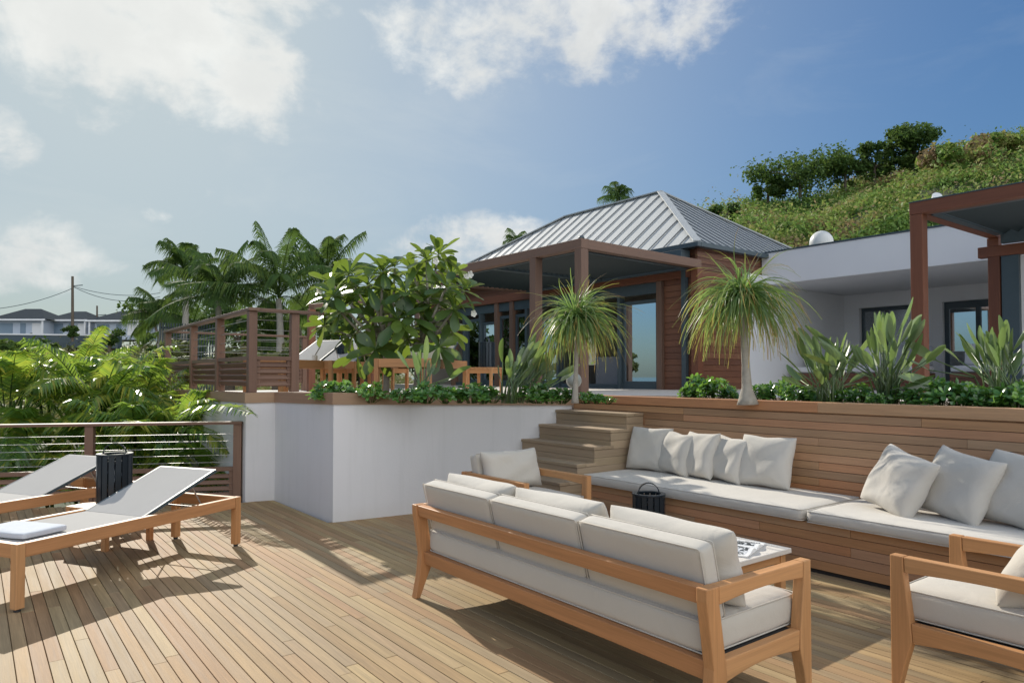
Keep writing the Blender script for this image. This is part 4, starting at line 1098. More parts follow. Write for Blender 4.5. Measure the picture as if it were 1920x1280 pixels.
# upper terrace furniture
UL = []
def upper_lounger(px, D, label, rot=12):
    # head-end near leg stands under the photo column px
    p = spot(px, 720, D); an = LA+rad(rot); o = place(lg0, (p.x-1.8*math.cos(an), p.y-1.8*math.sin(an), UZ+.004), an, label); o.scale = (.9, .85, 1.25) if px < 700 else (1, 1, 1.25)
    if px < 700: o.location = (3.08, 8.78, UZ+.004)
    return o
UL.append(1)
upper_lounger(658, 9.9, 'upper terrace lounger nearest the raised railing, its grey back behind the posts', 0)
upper_lounger(712, 11.4, 'upper terrace lounger behind the frangipani trunk')
upper_lounger(876, 10.2, 'upper terrace lounger right of the frangipani with its back raised')
def upper_table(px, D, label):
    p = spot(px, 720, D); o = place(tb0, (p.x, p.y, UZ+.004), LA, label); o.scale = (1, 1, 1.3); return o, p
_, p = upper_table(650, 10.7, 'teak side table carrying the lantern left of the frangipani tree'); place(lan, (p.x+.10, p.y+.31, UZ+.436), rad(10), 'dark lantern on the upper terrace table at the left of the frangipani tree')
upper_table(737, 10.6, 'teak side table behind the frangipani stems')
_, p = upper_table(922, 11.4, 'teak side table under the lantern beside the bird of paradise'); place(lan, (p.x+.11, p.y+.29, UZ+.436), rad(80), 'dark lantern on the upper terrace between the lounger and the pavilion')
# two small glass cups with sticks on tables
for px, D, lab in ((590, 9.6, 'small stone jar with a stick on the first upper lounger'),):
    p = spot(px, 688, D); q = MB(); q.lathe([(.035, 0), (.04, .06), (.035, .09), (.001, .09)], (0, 0, 0), 12)
    r = thing('stone_jar', (p.x, p.y, 1.585), lab, 'jar'); q.build('jar_body', M['stone'], r); MB().tube([(0, 0, .08), (.07, -.03, .22)], .009, 6).build('stick', M['bark'], r)
# opal globes
for (px, y, D, R, lab) in ((1076, 713, 9.5, .105, 'pale grey garden globe beside the first ponytail palm trunk'), (362, 862, 8.7, .13, 'pale grey garden globe behind the lower railing')):
    p = spot(px, y, D); gl = thing('garden_globe', (p.x, p.y, p.z-R-.1), lab, 'garden lamp', 'grey garden globes')
    q = MB(); q.lathe([(.03+R*math.sin(a), R-R*math.cos(a)) if False else (max(.001, R*math.sin(a)), R-R*math.cos(a)) for a in [PI*k/14 for k in range(15)]], (0, 0, .1), 22); q.build('globe', M['globe2'], gl, smooth=True)
    q = MB(); q.lathe([(.04, -.5), (.03, .105)], (0, 0, 0), 10); q.build('stem', M['slate'], gl)

# ================================================================== FAR VILLAS
def far_house(px0, px1, D, ytop, yeave, ybase, label, ridge=(.35, .7)):
    a = spot(px0, yeave, D); b = spot(px1, yeave, D); ze = a.z; zr = spot(px0, ytop, D).z; zb = spot(px0, ybase, D).z-.6
    e = Vector((b.x-a.x, b.y-a.y, 0)); L = e.length; e.normalize(); n_ = Vector((-e.y, e.x, 0)); dp = 6.0
    if n_.dot(Vector((math.sin(YAW), math.cos(YAW), 0))) < 0: n_ = -n_
    h = thing('far_villa', (a.x+e.x*L/2, a.y+e.y*L/2, zb), label, 'house', 'villas on the far ridge')
    A = Vector((a.x, a.y, 0)); P = lambda u, v, z: A+e*u+n_*v+Vector((0, 0, z))
    ins = .5; q = MB(); q.add([P(ins, ins, zb), P(L-ins, ins, zb), P(L-ins, dp-ins, zb), P(ins, dp-ins, zb), P(ins, ins, ze), P(L-ins, ins, ze), P(L-ins, dp-ins, ze), P(ins, dp-ins, ze)], [(0,1,5,4),(1,2,6,5),(2,3,7,6),(3,0,4,7)], .5)
    q.build('wall', M['bluewall'], h, world=True)
    q = MB(); q.add([P(-.2, -.2, ze), P(L+.2, -.2, ze), P(L+.2, dp, ze), P(-.2, dp, ze), P(L*ridge[0], dp*.45, zr), P(L*ridge[1], dp*.45, zr)], [(0,1,5,4),(1,2,5),(2,3,4,5),(3,0,4),(3,2,1,0)], .5)
    q.build('roof', M['shingle'], h, world=True)
    q = MB(); q.beam(P(-.2, -.28, ze-.1), P(L+.2, -.28, ze-.1), .12, .2); q.build('fascia', M['white'], h, world=True)
    for u in (.03, .97):
        q = MB(); q.beam(P(L*u, -.1, zb+.2), P(L*u, -.1, ze-.2), .16, .16, n_); q.build('veranda_post', M['white'], h, world=True)
    for u0, u1, mat in ((.12, .36, 'shutter'), (.50, .60, 'shutter'), (.72, .90, 'white')):
        q = MB(); q.add([P(L*u0, ins-.04, zb+.5), P(L*u1, ins-.04, zb+.5), P(L*u1, ins-.04, ze-.45), P(L*u0, ins-.04, ze-.45), P(L*u0, ins+.02, zb+.5), P(L*u1, ins+.02, zb+.5), P(L*u1, ins+.02, ze-.45), P(L*u0, ins+.02, ze-.45)], [(0,1,2,3),(0,3,7,4),(1,5,6,2),(3,2,6,7),(0,4,5,1)], .5)
        q.build('shutter', M[mat], h, world=True)
    return h
far_house(-18, 84, 84, 575, 598, 625, 'leftmost grey-roofed villa on the far ridge', (.35, .65))
far_house(86, 163, 86, 580, 599, 625, 'middle far villa behind the utility pole', (.35, .65))
far_house(166, 262, 85, 579, 600, 627, 'right-hand far villa beside the palm grove', (.4, .85))
a = spot(-60, 626, 80); b = spot(225, 629, 81); ft = thing('terrace_wall', (a+b)/2-Vector((0, 0, 1.4)), 'long dark terrace wall with a pale edge in front of the far villas', 'wall'); MB().beam(a, b, 1.2, .16).build('coping', M['white'], ft, world=True); MB().beam(a-Vector((0, 0, .78)), b-Vector((0, 0, .78)), 1.0, 1.38).build('wall_face', M['slate'], ft, world=True)
for px, yt, yb, D, r_, lab in ((136, 518, 600, 78, .16, 'tall wooden utility pole in front of the middle far villa'), (182, 573, 600, 88, .12, 'short utility pole between the far villas')):
    u_ = thing('utility_pole', spot(px, yb+20, D), lab, 'utility pole'); tp = spot(px, yt, D); bs = spot(px, yb+20, D)
    MB().tube([bs, tp], [r_, r_*.8], 10).build('pole', M['barkd'], u_, world=True)
    q = MB(); c = spot(px, yt+18, D); q.tube([c, c+Vector((.9, -.6, .1))], .05, 6); q.build('bracket', M['slate'], u_, world=True)
wr = MB()
def wire(a, b, sag, D1, D2):
    A = spot(*a, D1); B = spot(*b, D2); pts = []
    for k in range(13):
        t_ = k/12; p = A.lerp(B, t_); p.z -= sag*4*t_*(1-t_); pts.append(p)
    wr.tube(pts, .03, 4)
wire((137, 540), (-60, 582), .6, 78, 70); wire((138, 537), (300, 549), .6, 78, 84); wire((138, 538), (300, 556), 1.0, 78, 84)
solo(wr, 'overhead_wires', M['slate'], 'thin overhead wires sagging from the tall utility pole', 'wires')
# grey slatted fence by the palms
fz = thing('slatted_fence', spot(320, 640, 22), 'grey vertical slat fence half hidden behind the raised railing', 'fence')
q = MB()
for k in range(24):
    c = spot(300+k*5.2, 640, 22+k*.05); q.beam((c.x, c.y, .3), (c.x, c.y, 3.05), .05, .03)
q.build('slats', M['slate'], fz, world=True); q = MB(); a = spot(298, 640, 22.05); b = spot(424, 640, 23.2); q.beam((a.x, a.y, 2.9), (b.x, b.y, 2.9), .04, .06); q.build('rail', M['slate'], fz, world=True)

# ================================================================== PLANTS
def bez(p0, p1, p2, t_): return p0*(1-t_)**2+p1*2*t_*(1-t_)+p2*t_*t_
def strip(mb, pts, widths, side, rnd, fold=0.0, gx=None):
    """flat or folded blade along pts; side = sideways unit vector"""
    n = len(pts); vs = []; fs = []; gc = []
    for i, (p, w_) in enumerate(zip(pts, widths)):
        d = (pts[min(i+1, n-1)]-pts[max(i-1, 0)]).normalized(); s_ = (side-d*side.dot(d)); s_ = s_.normalized() if s_.length > 1e-6 else Vector((1, 0, 0)); u_ = s_.cross(d)
        g_ = i/(n-1) if gx is None else gx
        if fold: vs += [p-s_*w_+u_*w_*fold, p, p+s_*w_+u_*w_*fold]; gc += [(g_, 0, 0)]*3
        else: vs += [p-s_*w_, p+s_*w_]; gc += [(g_, 0, 0)]*2
    k = 3 if fold else 2
    for i in range(n-1):
        for j in range(k-1): fs.append((i*k+j, i*k+j+1, (i+1)*k+j+1, (i+1)*k+j))
    mb.add(vs, fs, rnd, gc)
def frond(mb, stem, base, dirn, L, droop, rg, nl=26, ll=.34, lw=.016, hang=.6, vee=.25, sr=.009, curl=0.0):
    """pinnate palm frond"""
    dirn = dirn.normalized(); tip = base+dirn*L+Vector((0, 0, -droop)); mid = base+dirn*L*.55+Vector((0, 0, L*.10))
    hd = Vector((dirn.x, dirn.y, 0)); hd = hd.normalized() if hd.length > .05 else Vector((1, 0, 0))
    pts = [bez(base, mid, tip, k/9) for k in range(10)]
    stem.tube(pts, [sr*(1-.75*k/9) for k in range(10)], 5, rg.random(), cap=False)
    rb = rg.random()
    for i in range(nl):
        t_ = .14+.86*i/(nl-1); p = bez(base, mid, tip, t_); p2 = bez(base, mid, tip, min(1, t_+.03)); d = (p2-p)
        d = d.normalized() if d.length > 1e-5 else dirn
        sd = d.cross(Vector((0, 0, 1))); sd = sd.normalized() if sd.length > .05 else hd.cross(Vector((0, 0, 1)))
        upv = sd.cross(d)
        ln = ll*(math.sin(PI*min(1, .18+.80*t_))**.6)*rg.uniform(.85, 1.1)
        for s_ in (-1, 1):
            q = (sd*s_*.85+d*(.55+.35*t_)+upv*vee*rg.uniform(.6, 1.3)).normalized()
            a = p; b = p+q*ln*.5; c = p+q*ln+Vector((0, 0, -hang*ln*rg.uniform(.6, 1.3)))
            b.z -= hang*ln*.12
            nrm = (q.cross(sd*s_+upv)).normalized()
            side = q.cross(upv if rg.random() < .5 else (upv+sd*s_*.5)).normalized()
            strip(mb, [a, b, c], [lw*.6, lw, lw*.12], side, min(1, max(0, rb*.5+rg.random()*.5)))
def palm_clump(base, nf, L, label, seed, up_=.6, name='areca_palm', cat='palm', mat='palm', group='green palms beyond the lower railing', nl=24, ll=.36, lw=.019, droop=.55, stems=3, spread=.25, stemh=.3):
    rg = random.Random(seed); t_ = thing(name, base, label, cat, group); fol = MB(); stm = MB(); B = Vector(base)
    for k in range(nf):
        a = 2*PI*k/nf*1.618*2+rg.uniform(-.3, .3); e = rg.uniform(up_-.35, up_+.35)
        d = Vector((math.cos(a)*math.cos(e), math.sin(a)*math.cos(e), math.sin(e)))
        b0 = B+Vector((math.cos(a)*spread*rg.random(), math.sin(a)*spread*rg.random(), stemh*rg.uniform(.5, 1)))
        frond(fol, stm, b0, d, L*rg.uniform(.75, 1.15), L*droop*rg.uniform(.5, 1.2), rg, nl, ll, lw)
    for k in range(stems):
        a = rg.uniform(0, 6.28); stm.tube([B+Vector((math.cos(a)*.1, math.sin(a)*.1, -.3)), B+Vector((math.cos(a)*spread, math.sin(a)*spread, stemh))], [.03, .02], 6)
    fol.build('fronds', M[mat], t_, world=True); stm.build('stems', M['bush'] if mat == 'palm' else M['bark'], t_, world=True, smooth=True)
    return t_
GP = 'green palms beyond the lower railing'
k = 0
for px, y, D, nf, L, lab in (
    (15, 800, 9.6, 15, 1.35, 'leafy green palm at the left edge behind the lower railing'),
    (95, 790, 10.4, 16, 1.5, 'bright green palm left of the middle above the lower railing'),
    (185, 785, 9.9, 16, 1.45, 'palm with yellowing leaflets above the railing post'),
    (258, 805, 10.4, 16, 1.25, 'palm between the yellowing palm and the raised railing'),
    (325, 860, 9.3, 14, 1.0, 'low palm in front of the white wall end'),
    (60, 880, 9.3, 13, 1.3, 'shaded palm low behind the left railing bay'),
    (150, 880, 9.6, 13, 1.3, 'shaded palm behind the railing post by the lantern'),
    (250, 870, 9.0, 13, 1.1, 'palm behind the cables right of the lantern'),
    (25, 960, 9.0, 13, .95, 'lowest palm tuft under the left end of the lower railing'),
    (110, 955, 9.2, 13, .95, 'low palm tuft under the second bay of the lower railing'),
    (215, 950, 9.1, 13, .95, 'low palm tuft just right of the railing post'),
    (305, 945, 8.9, 13, .9, 'low palm tuft under the cables before the white wall'),
    (385, 945, 8.8, 12, .8, 'low palm tuft beside the garden globe'),
    (30, 765, 12.5, 16, 1.3, 'farther palm at the left edge below the villas'),
    (140, 752, 13.5, 16, 1.5, 'farther palm in the middle of the left grove'),
    (250, 775, 13.0, 16, 1.2, 'farther palm just left of the raised railing')):
    p = spot(px, y, D); palm_clump(p, nf, L, lab, 100+k, group=GP, spread=.25, up_=.85, nl=30, ll=.38, lw=.0155, droop=.45); k += 1
# overhanging frond at the railing corner
rg = random.Random(7); t_ = thing('areca_palm', spot(330, 830, 8.9), 'palm whose frond hangs over the railing corner in front of the white wall', 'palm', GP)
fo, sm = MB(), MB(); b0 = spot(322, 805, 8.7)
frond(fo, sm, b0, spot(470, 735, 7.3)-b0, (spot(470, 735, 7.3)-b0).length, .22, rg, 34, .34, .014, .5)
frond(fo, sm, b0, spot(420, 800, 8.4)-b0, .9, .3, rg, 26, .3, .015, .5); frond(fo, sm, b0, spot(380, 740, 8.6)-b0, .8, .2, rg, 26, .3, .015, .4)
frond(fo, sm, b0, spot(240, 770, 8.8)-b0, .9, .3, rg, 26, .3, .015, .4)
sm.tube([b0-Vector((0, 0, 1.2)), b0], [.03, .02], 6)
fo.build('fronds', M['palm'], t_, world=True); sm.build('stems', M['bush'], t_, world=True)

# tall background palms
def tall_palm(px, ycrown, D, nf, L, label, seed, yb=700, lean=0, up_=.75, group='tall palms behind the raised railing', trunk=.11, dens=40, ll=.62):
    rg = random.Random(seed); cr = spot(px, ycrown, D); bs = spot(px+lean, yb, D); t_ = thing('tall_palm', bs, label, 'palm', group)
    tr = MB(); mid = (cr+bs)/2+Vector((.15, .1, 0)); tr.tube([bez(bs, mid, cr, k/8) for k in range(9)], [trunk*(1.25-.5*k/8) for k in range(9)], 9, smooth if False else None)
    tr.build('trunk', M['bark'], t_, world=True, smooth=True)
    fol = MB(); stm = MB()
    for k in range(nf):
        a = k*2.399+rg.uniform(-.2, .2); f = k/nf; e = up_+.55-1.35*f+rg.uniform(-.12, .12)
        d = Vector((math.cos(a)*math.cos(e), math.sin(a)*math.cos(e), math.sin(e)))
        frond(fol, stm, cr+Vector((0, 0, rg.uniform(0, .15))), d, L*rg.uniform(.85, 1.1), L*rg.uniform(.12, .42), rg, dens, ll, .020, .95, .1, .020)
    fol.build('fronds', M['palmd'], t_, world=True); stm.build('stems', M['bush'], t_, world=True)
tall_palm(408, 560, 22, 19, 2.3, 'tall feathery palm left of centre in the palm group', 31, 720)
tall_palm(522, 560, 21, 18, 2.6, 'tall palm with an upright central frond beside the frangipani', 32, 720, up_=.9)
tall_palm(345, 510, 27, 15, 1.6, 'small windblown palm left of the tall feathery palm', 33, 640)
tall_palm(612, 520, 24, 17, 2.1, 'palm partly hidden behind the frangipani crown', 34, 720)
tall_palm(300, 590, 28, 15, 1.5, 'leftmost dark palm of the group above the scrub', 35, 660, up_=.45)
tall_palm(470, 620, 25, 12, 1.8, 'low palm between the two tall palms', 36, 700, up_=.5)
tall_palm(560, 610, 26, 12, 1.8, 'low palm right of the upright frond palm', 37, 700, up_=.5)
tall_palm(360, 620, 30, 12, 2.2, 'low dark palm above the slatted fence', 38, 690, up_=.45)
tall_palm(1158, 375, 36, 18, 1.0, 'fan-like palm crown peeking over the pavilion ridge', 39, 560, group='palms behind the pavilion roof', ll=.6, up_=.9, dens=18)
tall_palm(968, 455, 36, 14, .8, 'small palm crown just above the pavilion roof slope', 40, 560, group='palms behind the pavilion roof', ll=.45, up_=.6, dens=16)

# leafy trees and bushes
def tree(px, ybase, ytop, D, wpx, label, seed, mat='tree', group=None, n=26, lsize=.36, name='leafy_tree', nleaf=190, squash=.7, trunk=.16):
    rg = random.Random(seed); bs = spot(px, ybase, D); tp = spot(px, ytop, D); Hh = tp.z-bs.z; R = wpx/FPX*D/2
    t_ = thing(name, bs, label, 'tree' if name.endswith('tree') else 'bush', group)
    cs, rs = [], []; br = MB(); fork = bs+Vector((0, 0, Hh*.35))
    br.tube([bs-Vector((0, 0, .5)), fork], [trunk, trunk*.7], 7)
    right = Vector((math.cos(YAW), -math.sin(YAW), 0)); fw = Vector((math.sin(YAW), math.cos(YAW), 0))
    for i in range(n):
        u = rg.uniform(-1, 1); v = rg.random()**.8; wlim = (1-abs(v-.55)**2*1.6); r_ = R*rg.uniform(.22, .38)
        p = bs+right*u*R*.85*wlim+fw*rg.uniform(-.8, .8)*R*wlim+Vector((0, 0, Hh*(.12+.80*v)))
        cs.append(p); rs.append(r_)
        if i % 2 == 0: br.tube([fork, (fork+p)/2+Vector((0, 0, .1*Hh)), p], [trunk*.45, trunk*.25, trunk*.08], 5)
    br.build('trunk', M['barkd'], t_, world=True)
    o = leafcloud('crown', M[mat], cs, rs, nleaf, lsize, seed, squash, .5, .3, .6, t_, tuple(bs))
    return t_
GT = 'dark trees on the ridge line of the hill'
tree(1500, 362, 290, 74, 190, 'dense dark tree at the left end of the hill ridge', 51, group=GT)
tree(1440, 372, 330, 76, 80, 'small dark tree at the very left of the ridge trees', 52, group=GT, n=12)
tree(1585, 350, 283, 73, 110, 'open-branched dark tree left of centre on the ridge', 53, group=GT, n=18, nleaf=60)
tree(1640, 338, 272, 72, 80, 'dark tree in the middle of the ridge row', 54, group=GT, n=16)
tree(1715, 320, 234, 70, 115, 'tallest dark tree on the hill ridge', 55, group=GT, n=26)
GB = 'bushes on the upper slope'
tree(1800, 345, 275, 60, 150, 'rounded bright green bush right of the tallest ridge tree', 56, 'scrubr', GB, 22, .4, 'hill_bush')
tree(1885, 300, 240, 66, 110, 'pale brownish green bush at the upper right corner of the hill', 57, 'scrubr', GB, 16, .4, 'hill_bush')
tree(1360, 415, 388, 62, 70, 'low dark bush on the slope just right of the pavilion roof', 58, 'tree', GB, 10, .35, 'hill_bush')
GH = 'dark bushes under the tall palms'
for i, (px, yb, yt, D, wd, lab) in enumerate(((300, 690, 562, 33, 130, 'dark bush left of the slatted fence'), (380, 690, 560, 32, 120, 'dark bush behind the slatted fence'), (455, 700, 548, 30, 120, 'dark bush between the tall palm trunks'), (540, 700, 548, 31, 120, 'dark bush right of the second palm trunk'), (615, 700, 540, 30, 110, 'dark bush behind the timber portal'),
    (205, 650, 612, 70, 50, 'small bush in front of the right-hand far villa'), (136, 632, 612, 78, 30, 'round bush before the middle far villa'), (25, 700, 640, 26, 120, 'leafy bush at the left edge of the valley'))):
    tree(px, yb, yt, D, wd, lab, 70+i, 'bush', GH, 16, .22, 'dark_bush', 120)
tree(430, 705, 655, 19, 100, 'light green bush seen through the railing cables', 90, 'scrubl', GH, 14, .16, 'dark_bush', 110)
tree(330, 690, 640, 17, 70, 'grassy green bush left of the raised railing', 91, 'scrubl', GH, 12, .16, 'dark_bush', 110)
tree(520, 712, 650, 17.5, 110, 'light green bush behind the first upper lounger', 92, 'scrubl', GH, 14, .16, 'dark_bush', 110)
tree(680, 715, 600, 21, 190, 'green bush behind the frangipani tree', 93, 'bush', GH, 22, .2, 'dark_bush', 120)

# frangipani
OBV = (.10, .34, .62, .88, 1.05, .98, .30)
def obovate(mb, p, d, nrm, L, Wd, rg, bend=.18, rnd=None):
    d = d.normalized(); sd = d.cross(nrm).normalized(); nn_ = sd.cross(d); pts = []; ws = []
    for k in range(7):
        t_ = k/6; pts.append(p+d*L*t_+nn_*(-bend*L*t_*t_)); ws.append(Wd*.5*OBV[k])
    strip(mb, pts, ws, sd, rg.random() if rnd is None else rnd, fold=.22)
def frangipani():
    rg = random.Random(77); bs = spot(724, 742, 9.2); bs.z = 1.10
    t_ = thing('frangipani_tree', bs, 'broad frangipani tree with long rounded leaves in the planter', 'tree')
    br = MB(); lf = MB(); fl = MB()
    tips = [(622, 520, .1), (655, 505, .35), (690, 525, -.2), (640, 575, -.3), (665, 615, -.1), (700, 590, .2), (715, 530, .3), (740, 492, 0), (760, 540, -.3), (745, 590, -.4), (775, 500, .3),
            (800, 478, -.1), (822, 468, .2), (845, 505, .35), (868, 535, 0), (850, 570, -.3), (820, 560, .2), (795, 555, -.1), (770, 585, -.35), (705, 645, -.25), (765, 625, .2), (822, 640, -.3), (805, 600, 0), (628, 545, -.4), (648, 540, .3), (690, 560, .45), (730, 560, .4), (835, 530, -.35), (718, 500, -.2), (672, 655, .2), (845, 610, .2), (788, 525, .45), (610, 600, .1)]
    f1 = spot(722, 640, 9.2); f2 = spot(790, 640, 9.15); b2 = spot(775, 740, 9.1); b2.z = 1.10
    br.tube([bs, bez(bs, bs.lerp(f1, .5)+Vector((.03, 0, 0)), f1, .5), f1], [.045, .040, .034], 8)
    br.tube([b2, b2.lerp(f2, .5)+Vector((.02, 0, 0)), f2], [.034, .030, .024], 8)
    for (x_, y_, dd) in tips:
        tp = spot(x_, y_+12, 9.2+dd*1.25); f = f1 if x_ < 765 else f2
        m_ = f.lerp(tp, .5)+Vector((rg.uniform(-.06, .06), rg.uniform(-.06, .06), -.06))
        br.tube([f, m_, tp], [.023, .018, .014], 6)
        ax = (tp-m_).normalized(); ax = (ax+Vector((0, 0, .5))).normalized()
        e1 = ax.orthogonal().normalized(); e2 = ax.cross(e1)
        n = rg.randint(11, 14)
        for k in range(n):
            a = k*2.399; f_ = k/n; el_ = 1.0-1.65*f_+rg.uniform(-.15, .15)
            d = ax*math.sin(el_)+(e1*math.cos(a)+e2*math.sin(a))*math.cos(el_)
            obovate(lf, tp+ax*(.03*(1-f_)), d, ax, rg.uniform(.30, .44)*(1-.2*(1-f_)), rg.uniform(.105, .14), rg, rg.uniform(.10, .34))
    for (x_, y_, dd) in ((880, 515, 0), (872, 520, .1), (886, 588, .1), (815, 490, -.3), (598, 545, -.2)):
        c = spot(x_, y_, 9.0+dd)
        for k in range(5):
            a = k*1.2566; d = Vector((math.cos(a)*.7, -.6, math.sin(a)*.7)); obovate(fl, c, d, Vector((0, -1, .2)), .055, .04, rg, .2)
    br.build('trunk', M['bark'], t_, world=True, smooth=True); lf.build('leaves', M['frangi'], t_, world=True, smooth=True); fl.build('blossoms', M['petal'], t_, world=True)
frangipani()

def ponytail(px, yb, yc, D, tr, L, n, label, seed, wind=(0, 0), zb=1.14, bulb=1.0, upf=0.0):
    rg = random.Random(seed); bs = spot(px[0], yb, D); bs.z = zb; cr = spot(px[1], yc, D)
    t_ = thing('ponytail_palm', bs, label, 'palm', 'ponytail palms in the planter'); q = MB()
    prof = [(0, 2.4*bulb), (.06, 1.9*bulb), (.16, 1.25), (.35, 1.0), (.7, .9), (1, 1.0)]
    q.tube([bs.lerp(cr, a) for a, _ in prof], [tr*b for _, b in prof], 12); q.build('trunk', M['bark'], t_, world=True, smooth=True)
    lf = MB()
    for k in range(n):
        a = rg.uniform(0, 2*PI); e = math.asin(rg.uniform(-.35, .98)); d = Vector((math.cos(a)*math.cos(e), math.sin(a)*math.cos(e), math.sin(e)))
        LL = L*rg.uniform(.5, 1.25)*(1.15 if e < .8 else .95); g_ = rg.uniform(.55, 1.1)*(1-upf*max(0, math.sin(e)))
        pts = []; v = d.copy(); p = cr+d*.03; m_ = 9; ws = []; wk = rg.uniform(.0045, .0080); bz = rg.uniform(-.10, .10); bw = rg.uniform(-.10, .10)
        for i in range(m_):
            pts.append(p.copy()); ws.append(wk*(1-.82*(i/(m_-1))**1.6)+.0006)
            p = p+v*LL/(m_-1); v = (v+Vector((wind[0]*.10+bz, wind[1]*.10+bw, -.46*g_))+Vector((rg.uniform(-.05, .05), rg.uniform(-.05, .05), 0))).normalized()
        side = v.cross(Vector((0, 0, 1))); side = side.normalized() if side.length > .1 else Vector((1, 0, 0))
        side = (side+Vector((rg.uniform(-.6, .6), rg.uniform(-.6, .6), rg.uniform(-.6, .6)))).normalized()
        strip(lf, pts, ws, side, rg.random())
    lf.build('strands', M['pony'], t_, world=True)
    return t_
ponytail((1078, 1083), 737, 600, 6.6, .022, .46, 620, 'smaller ponytail palm with a thin trunk in front of the pergola corner', 61, (.4, -.2), bulb=.75, upf=.6)
ponytail((1402, 1392), 748, 560, 6.3, .036, .54, 760, 'larger ponytail palm with a thick pale trunk before the annex', 62, (.25, 0), upf=.3, bulb=1.1)

def paddle_clump(px, yb, D, n, L, label, seed, lean=(0, 0), spread=.14, group='bird of paradise clumps in the planter', zb=1.13, leafL=.29, extra=()):
    rg = random.Random(seed); bs = spot(px, yb, D); bs.z = zb; t_ = thing('bird_of_paradise', bs, label, 'plant', group); st_ = MB(); lf = MB()
    right = Vector((math.cos(YAW), -math.sin(YAW), 0))
    items = []
    for k in range(n):
        a = rg.uniform(0, 2*PI); e = rad(rg.uniform(64, 89) if rg.random() < .78 else rg.uniform(35, 64)); items.append((Vector((math.cos(a)*math.cos(e)+lean[0], math.sin(a)*math.cos(e)+lean[1], math.sin(e))).normalized(), L*rg.uniform(.55, 1.1)))
    for (dx, dz, l_) in extra: items.append(((right*dx+Vector((0, 0, dz))).normalized(), l_))
    for d, l_ in items:
        b0 = bs+Vector((rg.uniform(-spread, spread), rg.uniform(-spread, spread), 0)); hd = Vector((d.x, d.y, 0))
        p1_ = b0+Vector((d.x*.4, d.y*.4, d.z*1.1)).normalized()*l_*.35; p2_ = b0+d*l_*.72
        st_.tube([b0, p1_, p2_], [.008, .0065, .005], 5, rg.random())
        ld = (d+hd*.35).normalized(); LL = leafL*rg.uniform(.7, 1.2)*min(1.1, .6+l_*.5); Wd = LL*rg.uniform(.21, .29)
        sd = ld.cross(Vector((rg.uniform(-1, 1), rg.uniform(-1, 1), .2))).normalized(); nn_ = sd.cross(ld)
        pts = []; ws = []; bend = rg.uniform(-.02, .16)
        for k in range(8):
            u = k/7; pts.append(p2_+ld*LL*u+Vector((0, 0, -bend*LL*u*u))); ws.append(max(.002, Wd*.5*math.sin(PI*min(1, u*.92+.05))**.7))
        strip(lf, pts, ws, sd, rg.random(), fold=rg.uniform(.25, .7))
    st_.build('stalks', M['bop'], t_, world=True, smooth=True); lf.build('leaves', M['bop'], t_, world=True, smooth=True)
    return t_
paddle_clump(965, 740, 6.9, 40, .60, 'bird of paradise clump leaning right, left of the smaller ponytail palm', 81, (.30, -.12), .12)
paddle_clump(1000, 742, 7.1, 16, .42, 'low bird of paradise clump close to the leaning one', 82, (.25, -.1), .10)
paddle_clump(1548, 752, 6.2, 40, .56, 'bird of paradise clump in front of the annex wall', 83, (0, 0), .12, extra=((-.4, .9, .75), (.5, .85, .7), (.8, .5, .6)))
paddle_clump(1662, 757, 5.9, 42, .76, 'tallest bird of paradise clump, left of the red pergola post', 84, (0, 0), .08, extra=((-.9, .7, .8), (-.8, .9, .7), (.3, 1, .9)))
paddle_clump(1880, 765, 5.7, 46, .66, 'bird of paradise clump at the right edge with long leaves reaching left', 85, (0, 0), .13, extra=((-1, .95, .8), (-1, .6, .85), (-1, .42, .75), (-1, .3, .7), (-.9, 1.1, .7)))
paddle_clump(795, 742, 7.0, 12, .55, 'pale leaved clump among the frangipani stems', 86, (0, 0), .05)

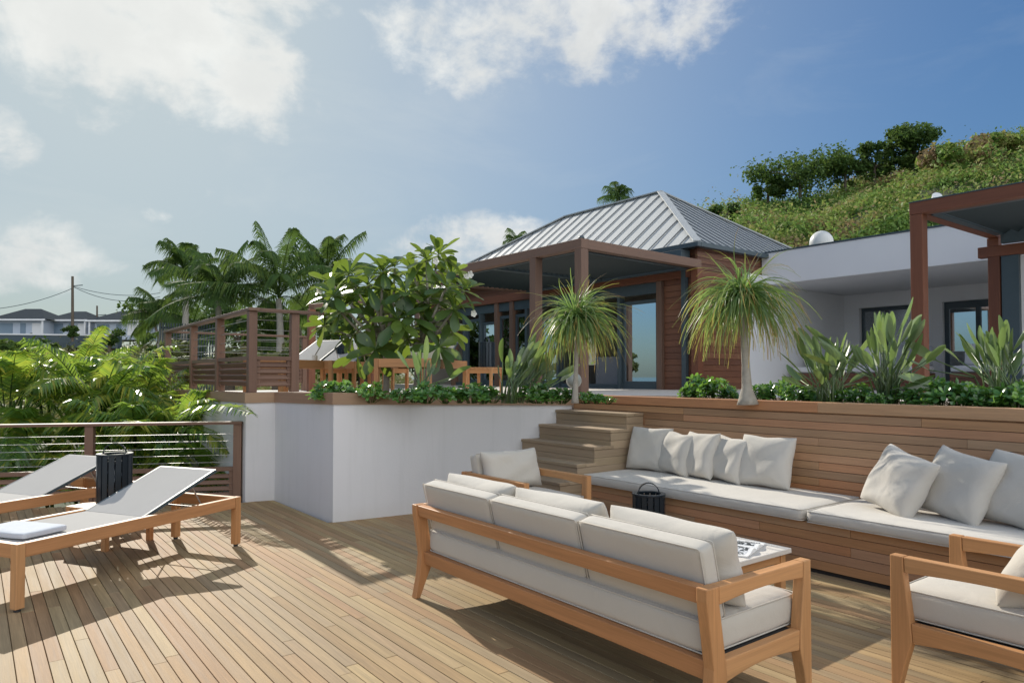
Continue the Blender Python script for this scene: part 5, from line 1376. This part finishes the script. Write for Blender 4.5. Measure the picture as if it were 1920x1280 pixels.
# low glossy shrubs, one prototype per look then copies
def make_shrub(seed, n=24, R=.13, H_=.20, size=.062):
    rg = random.Random(seed); t_ = thing('low_shrub', (0, 0, 0), 'x', 'shrub', 'low glossy shrubs along the planter edge'); lf = MB(); st_ = MB()
    for k in range(n):
        a = rg.uniform(0, 2*PI); r_ = R*math.sqrt(rg.random()); tp = Vector((math.cos(a)*r_, math.sin(a)*r_, H_*rg.uniform(.35, 1.0)*(1-.4*(r_/R)**2)))
        ax = Vector((math.cos(a)*r_*2.5, math.sin(a)*r_*2.5, .35)).normalized(); st_.tube([Vector((tp.x*.3, tp.y*.3, 0)), tp], [.004, .003], 4)
        e1 = ax.orthogonal().normalized(); e2 = ax.cross(e1)
        for j in range(8):
            b = j*2.399; el_ = 1.1-1.2*j/8; d = ax*math.sin(el_)+(e1*math.cos(b)+e2*math.sin(b))*math.cos(el_)
            obovate(lf, tp, d, ax, size*rg.uniform(.8, 1.2), size*.52, rg, .15)
    lf.build('leaves', M['shrub'], t_, smooth=True); st_.build('stems', M['bush'], t_)
    return t_
sh0 = make_shrub(201); sh1 = make_shrub(202, 28, .16, .25, .07)
rg = random.Random(17)
left_px = [612, 640, 668, 695, 752, 778, 800, 835, 862, 885, 905, 925, 1008, 1030, 1052, 1098, 1118, 1140]
for i, px in enumerate(left_px):
    D = lerp_tab([(612, 7.0), (900, 6.75), (1140, 6.65)], px)+rg.uniform(-.08, .12); p = spot(px, 735, D); s_ = rg.uniform(.7, 1.0)
    if 1070 < px: D = 6.6; s_ *= .62
    o = place(sh0 if i % 3 else sh1, (p.x, p.y, 1.13), rg.uniform(0, 6.28), 'low glossy green shrub in the row along the planter edge, left of the bench wall', 'low shrubs along the left planter edge', first=(i == 1))
    if i != 1: o.scale = (s_, s_, s_*(.8 if px < 1000 else .7))
ry = [(1290, .7), (1312, .9), (1342, 1.15), (1368, .6), (1432, .9), (1462, .85), (1492, .9), (1520, .65), (1580, .7), (1612, .75), (1640, .6), (1700, .75), (1728, .8), (1768, .95), (1800, 1.05), (1835, .7), (1865, .85), (1905, .85)]
for i, (px, s_) in enumerate(ry):
    X = 5.98+rg.uniform(-.06, .15); y = col_y(px, X)
    o = place(sh1 if i % 2 else sh0, (X, y, 1.13), rg.uniform(0, 6.28), 'low glossy green shrub in the bed above the long bench wall', 'low shrubs above the bench wall', first=(i == 1))
    if i != 1: o.scale = (s_, s_, s_*.95)
for o in (sh0, sh1):
    if o['label'] == 'x': o['label'] = 'low glossy green shrub in the bed above the long bench wall'
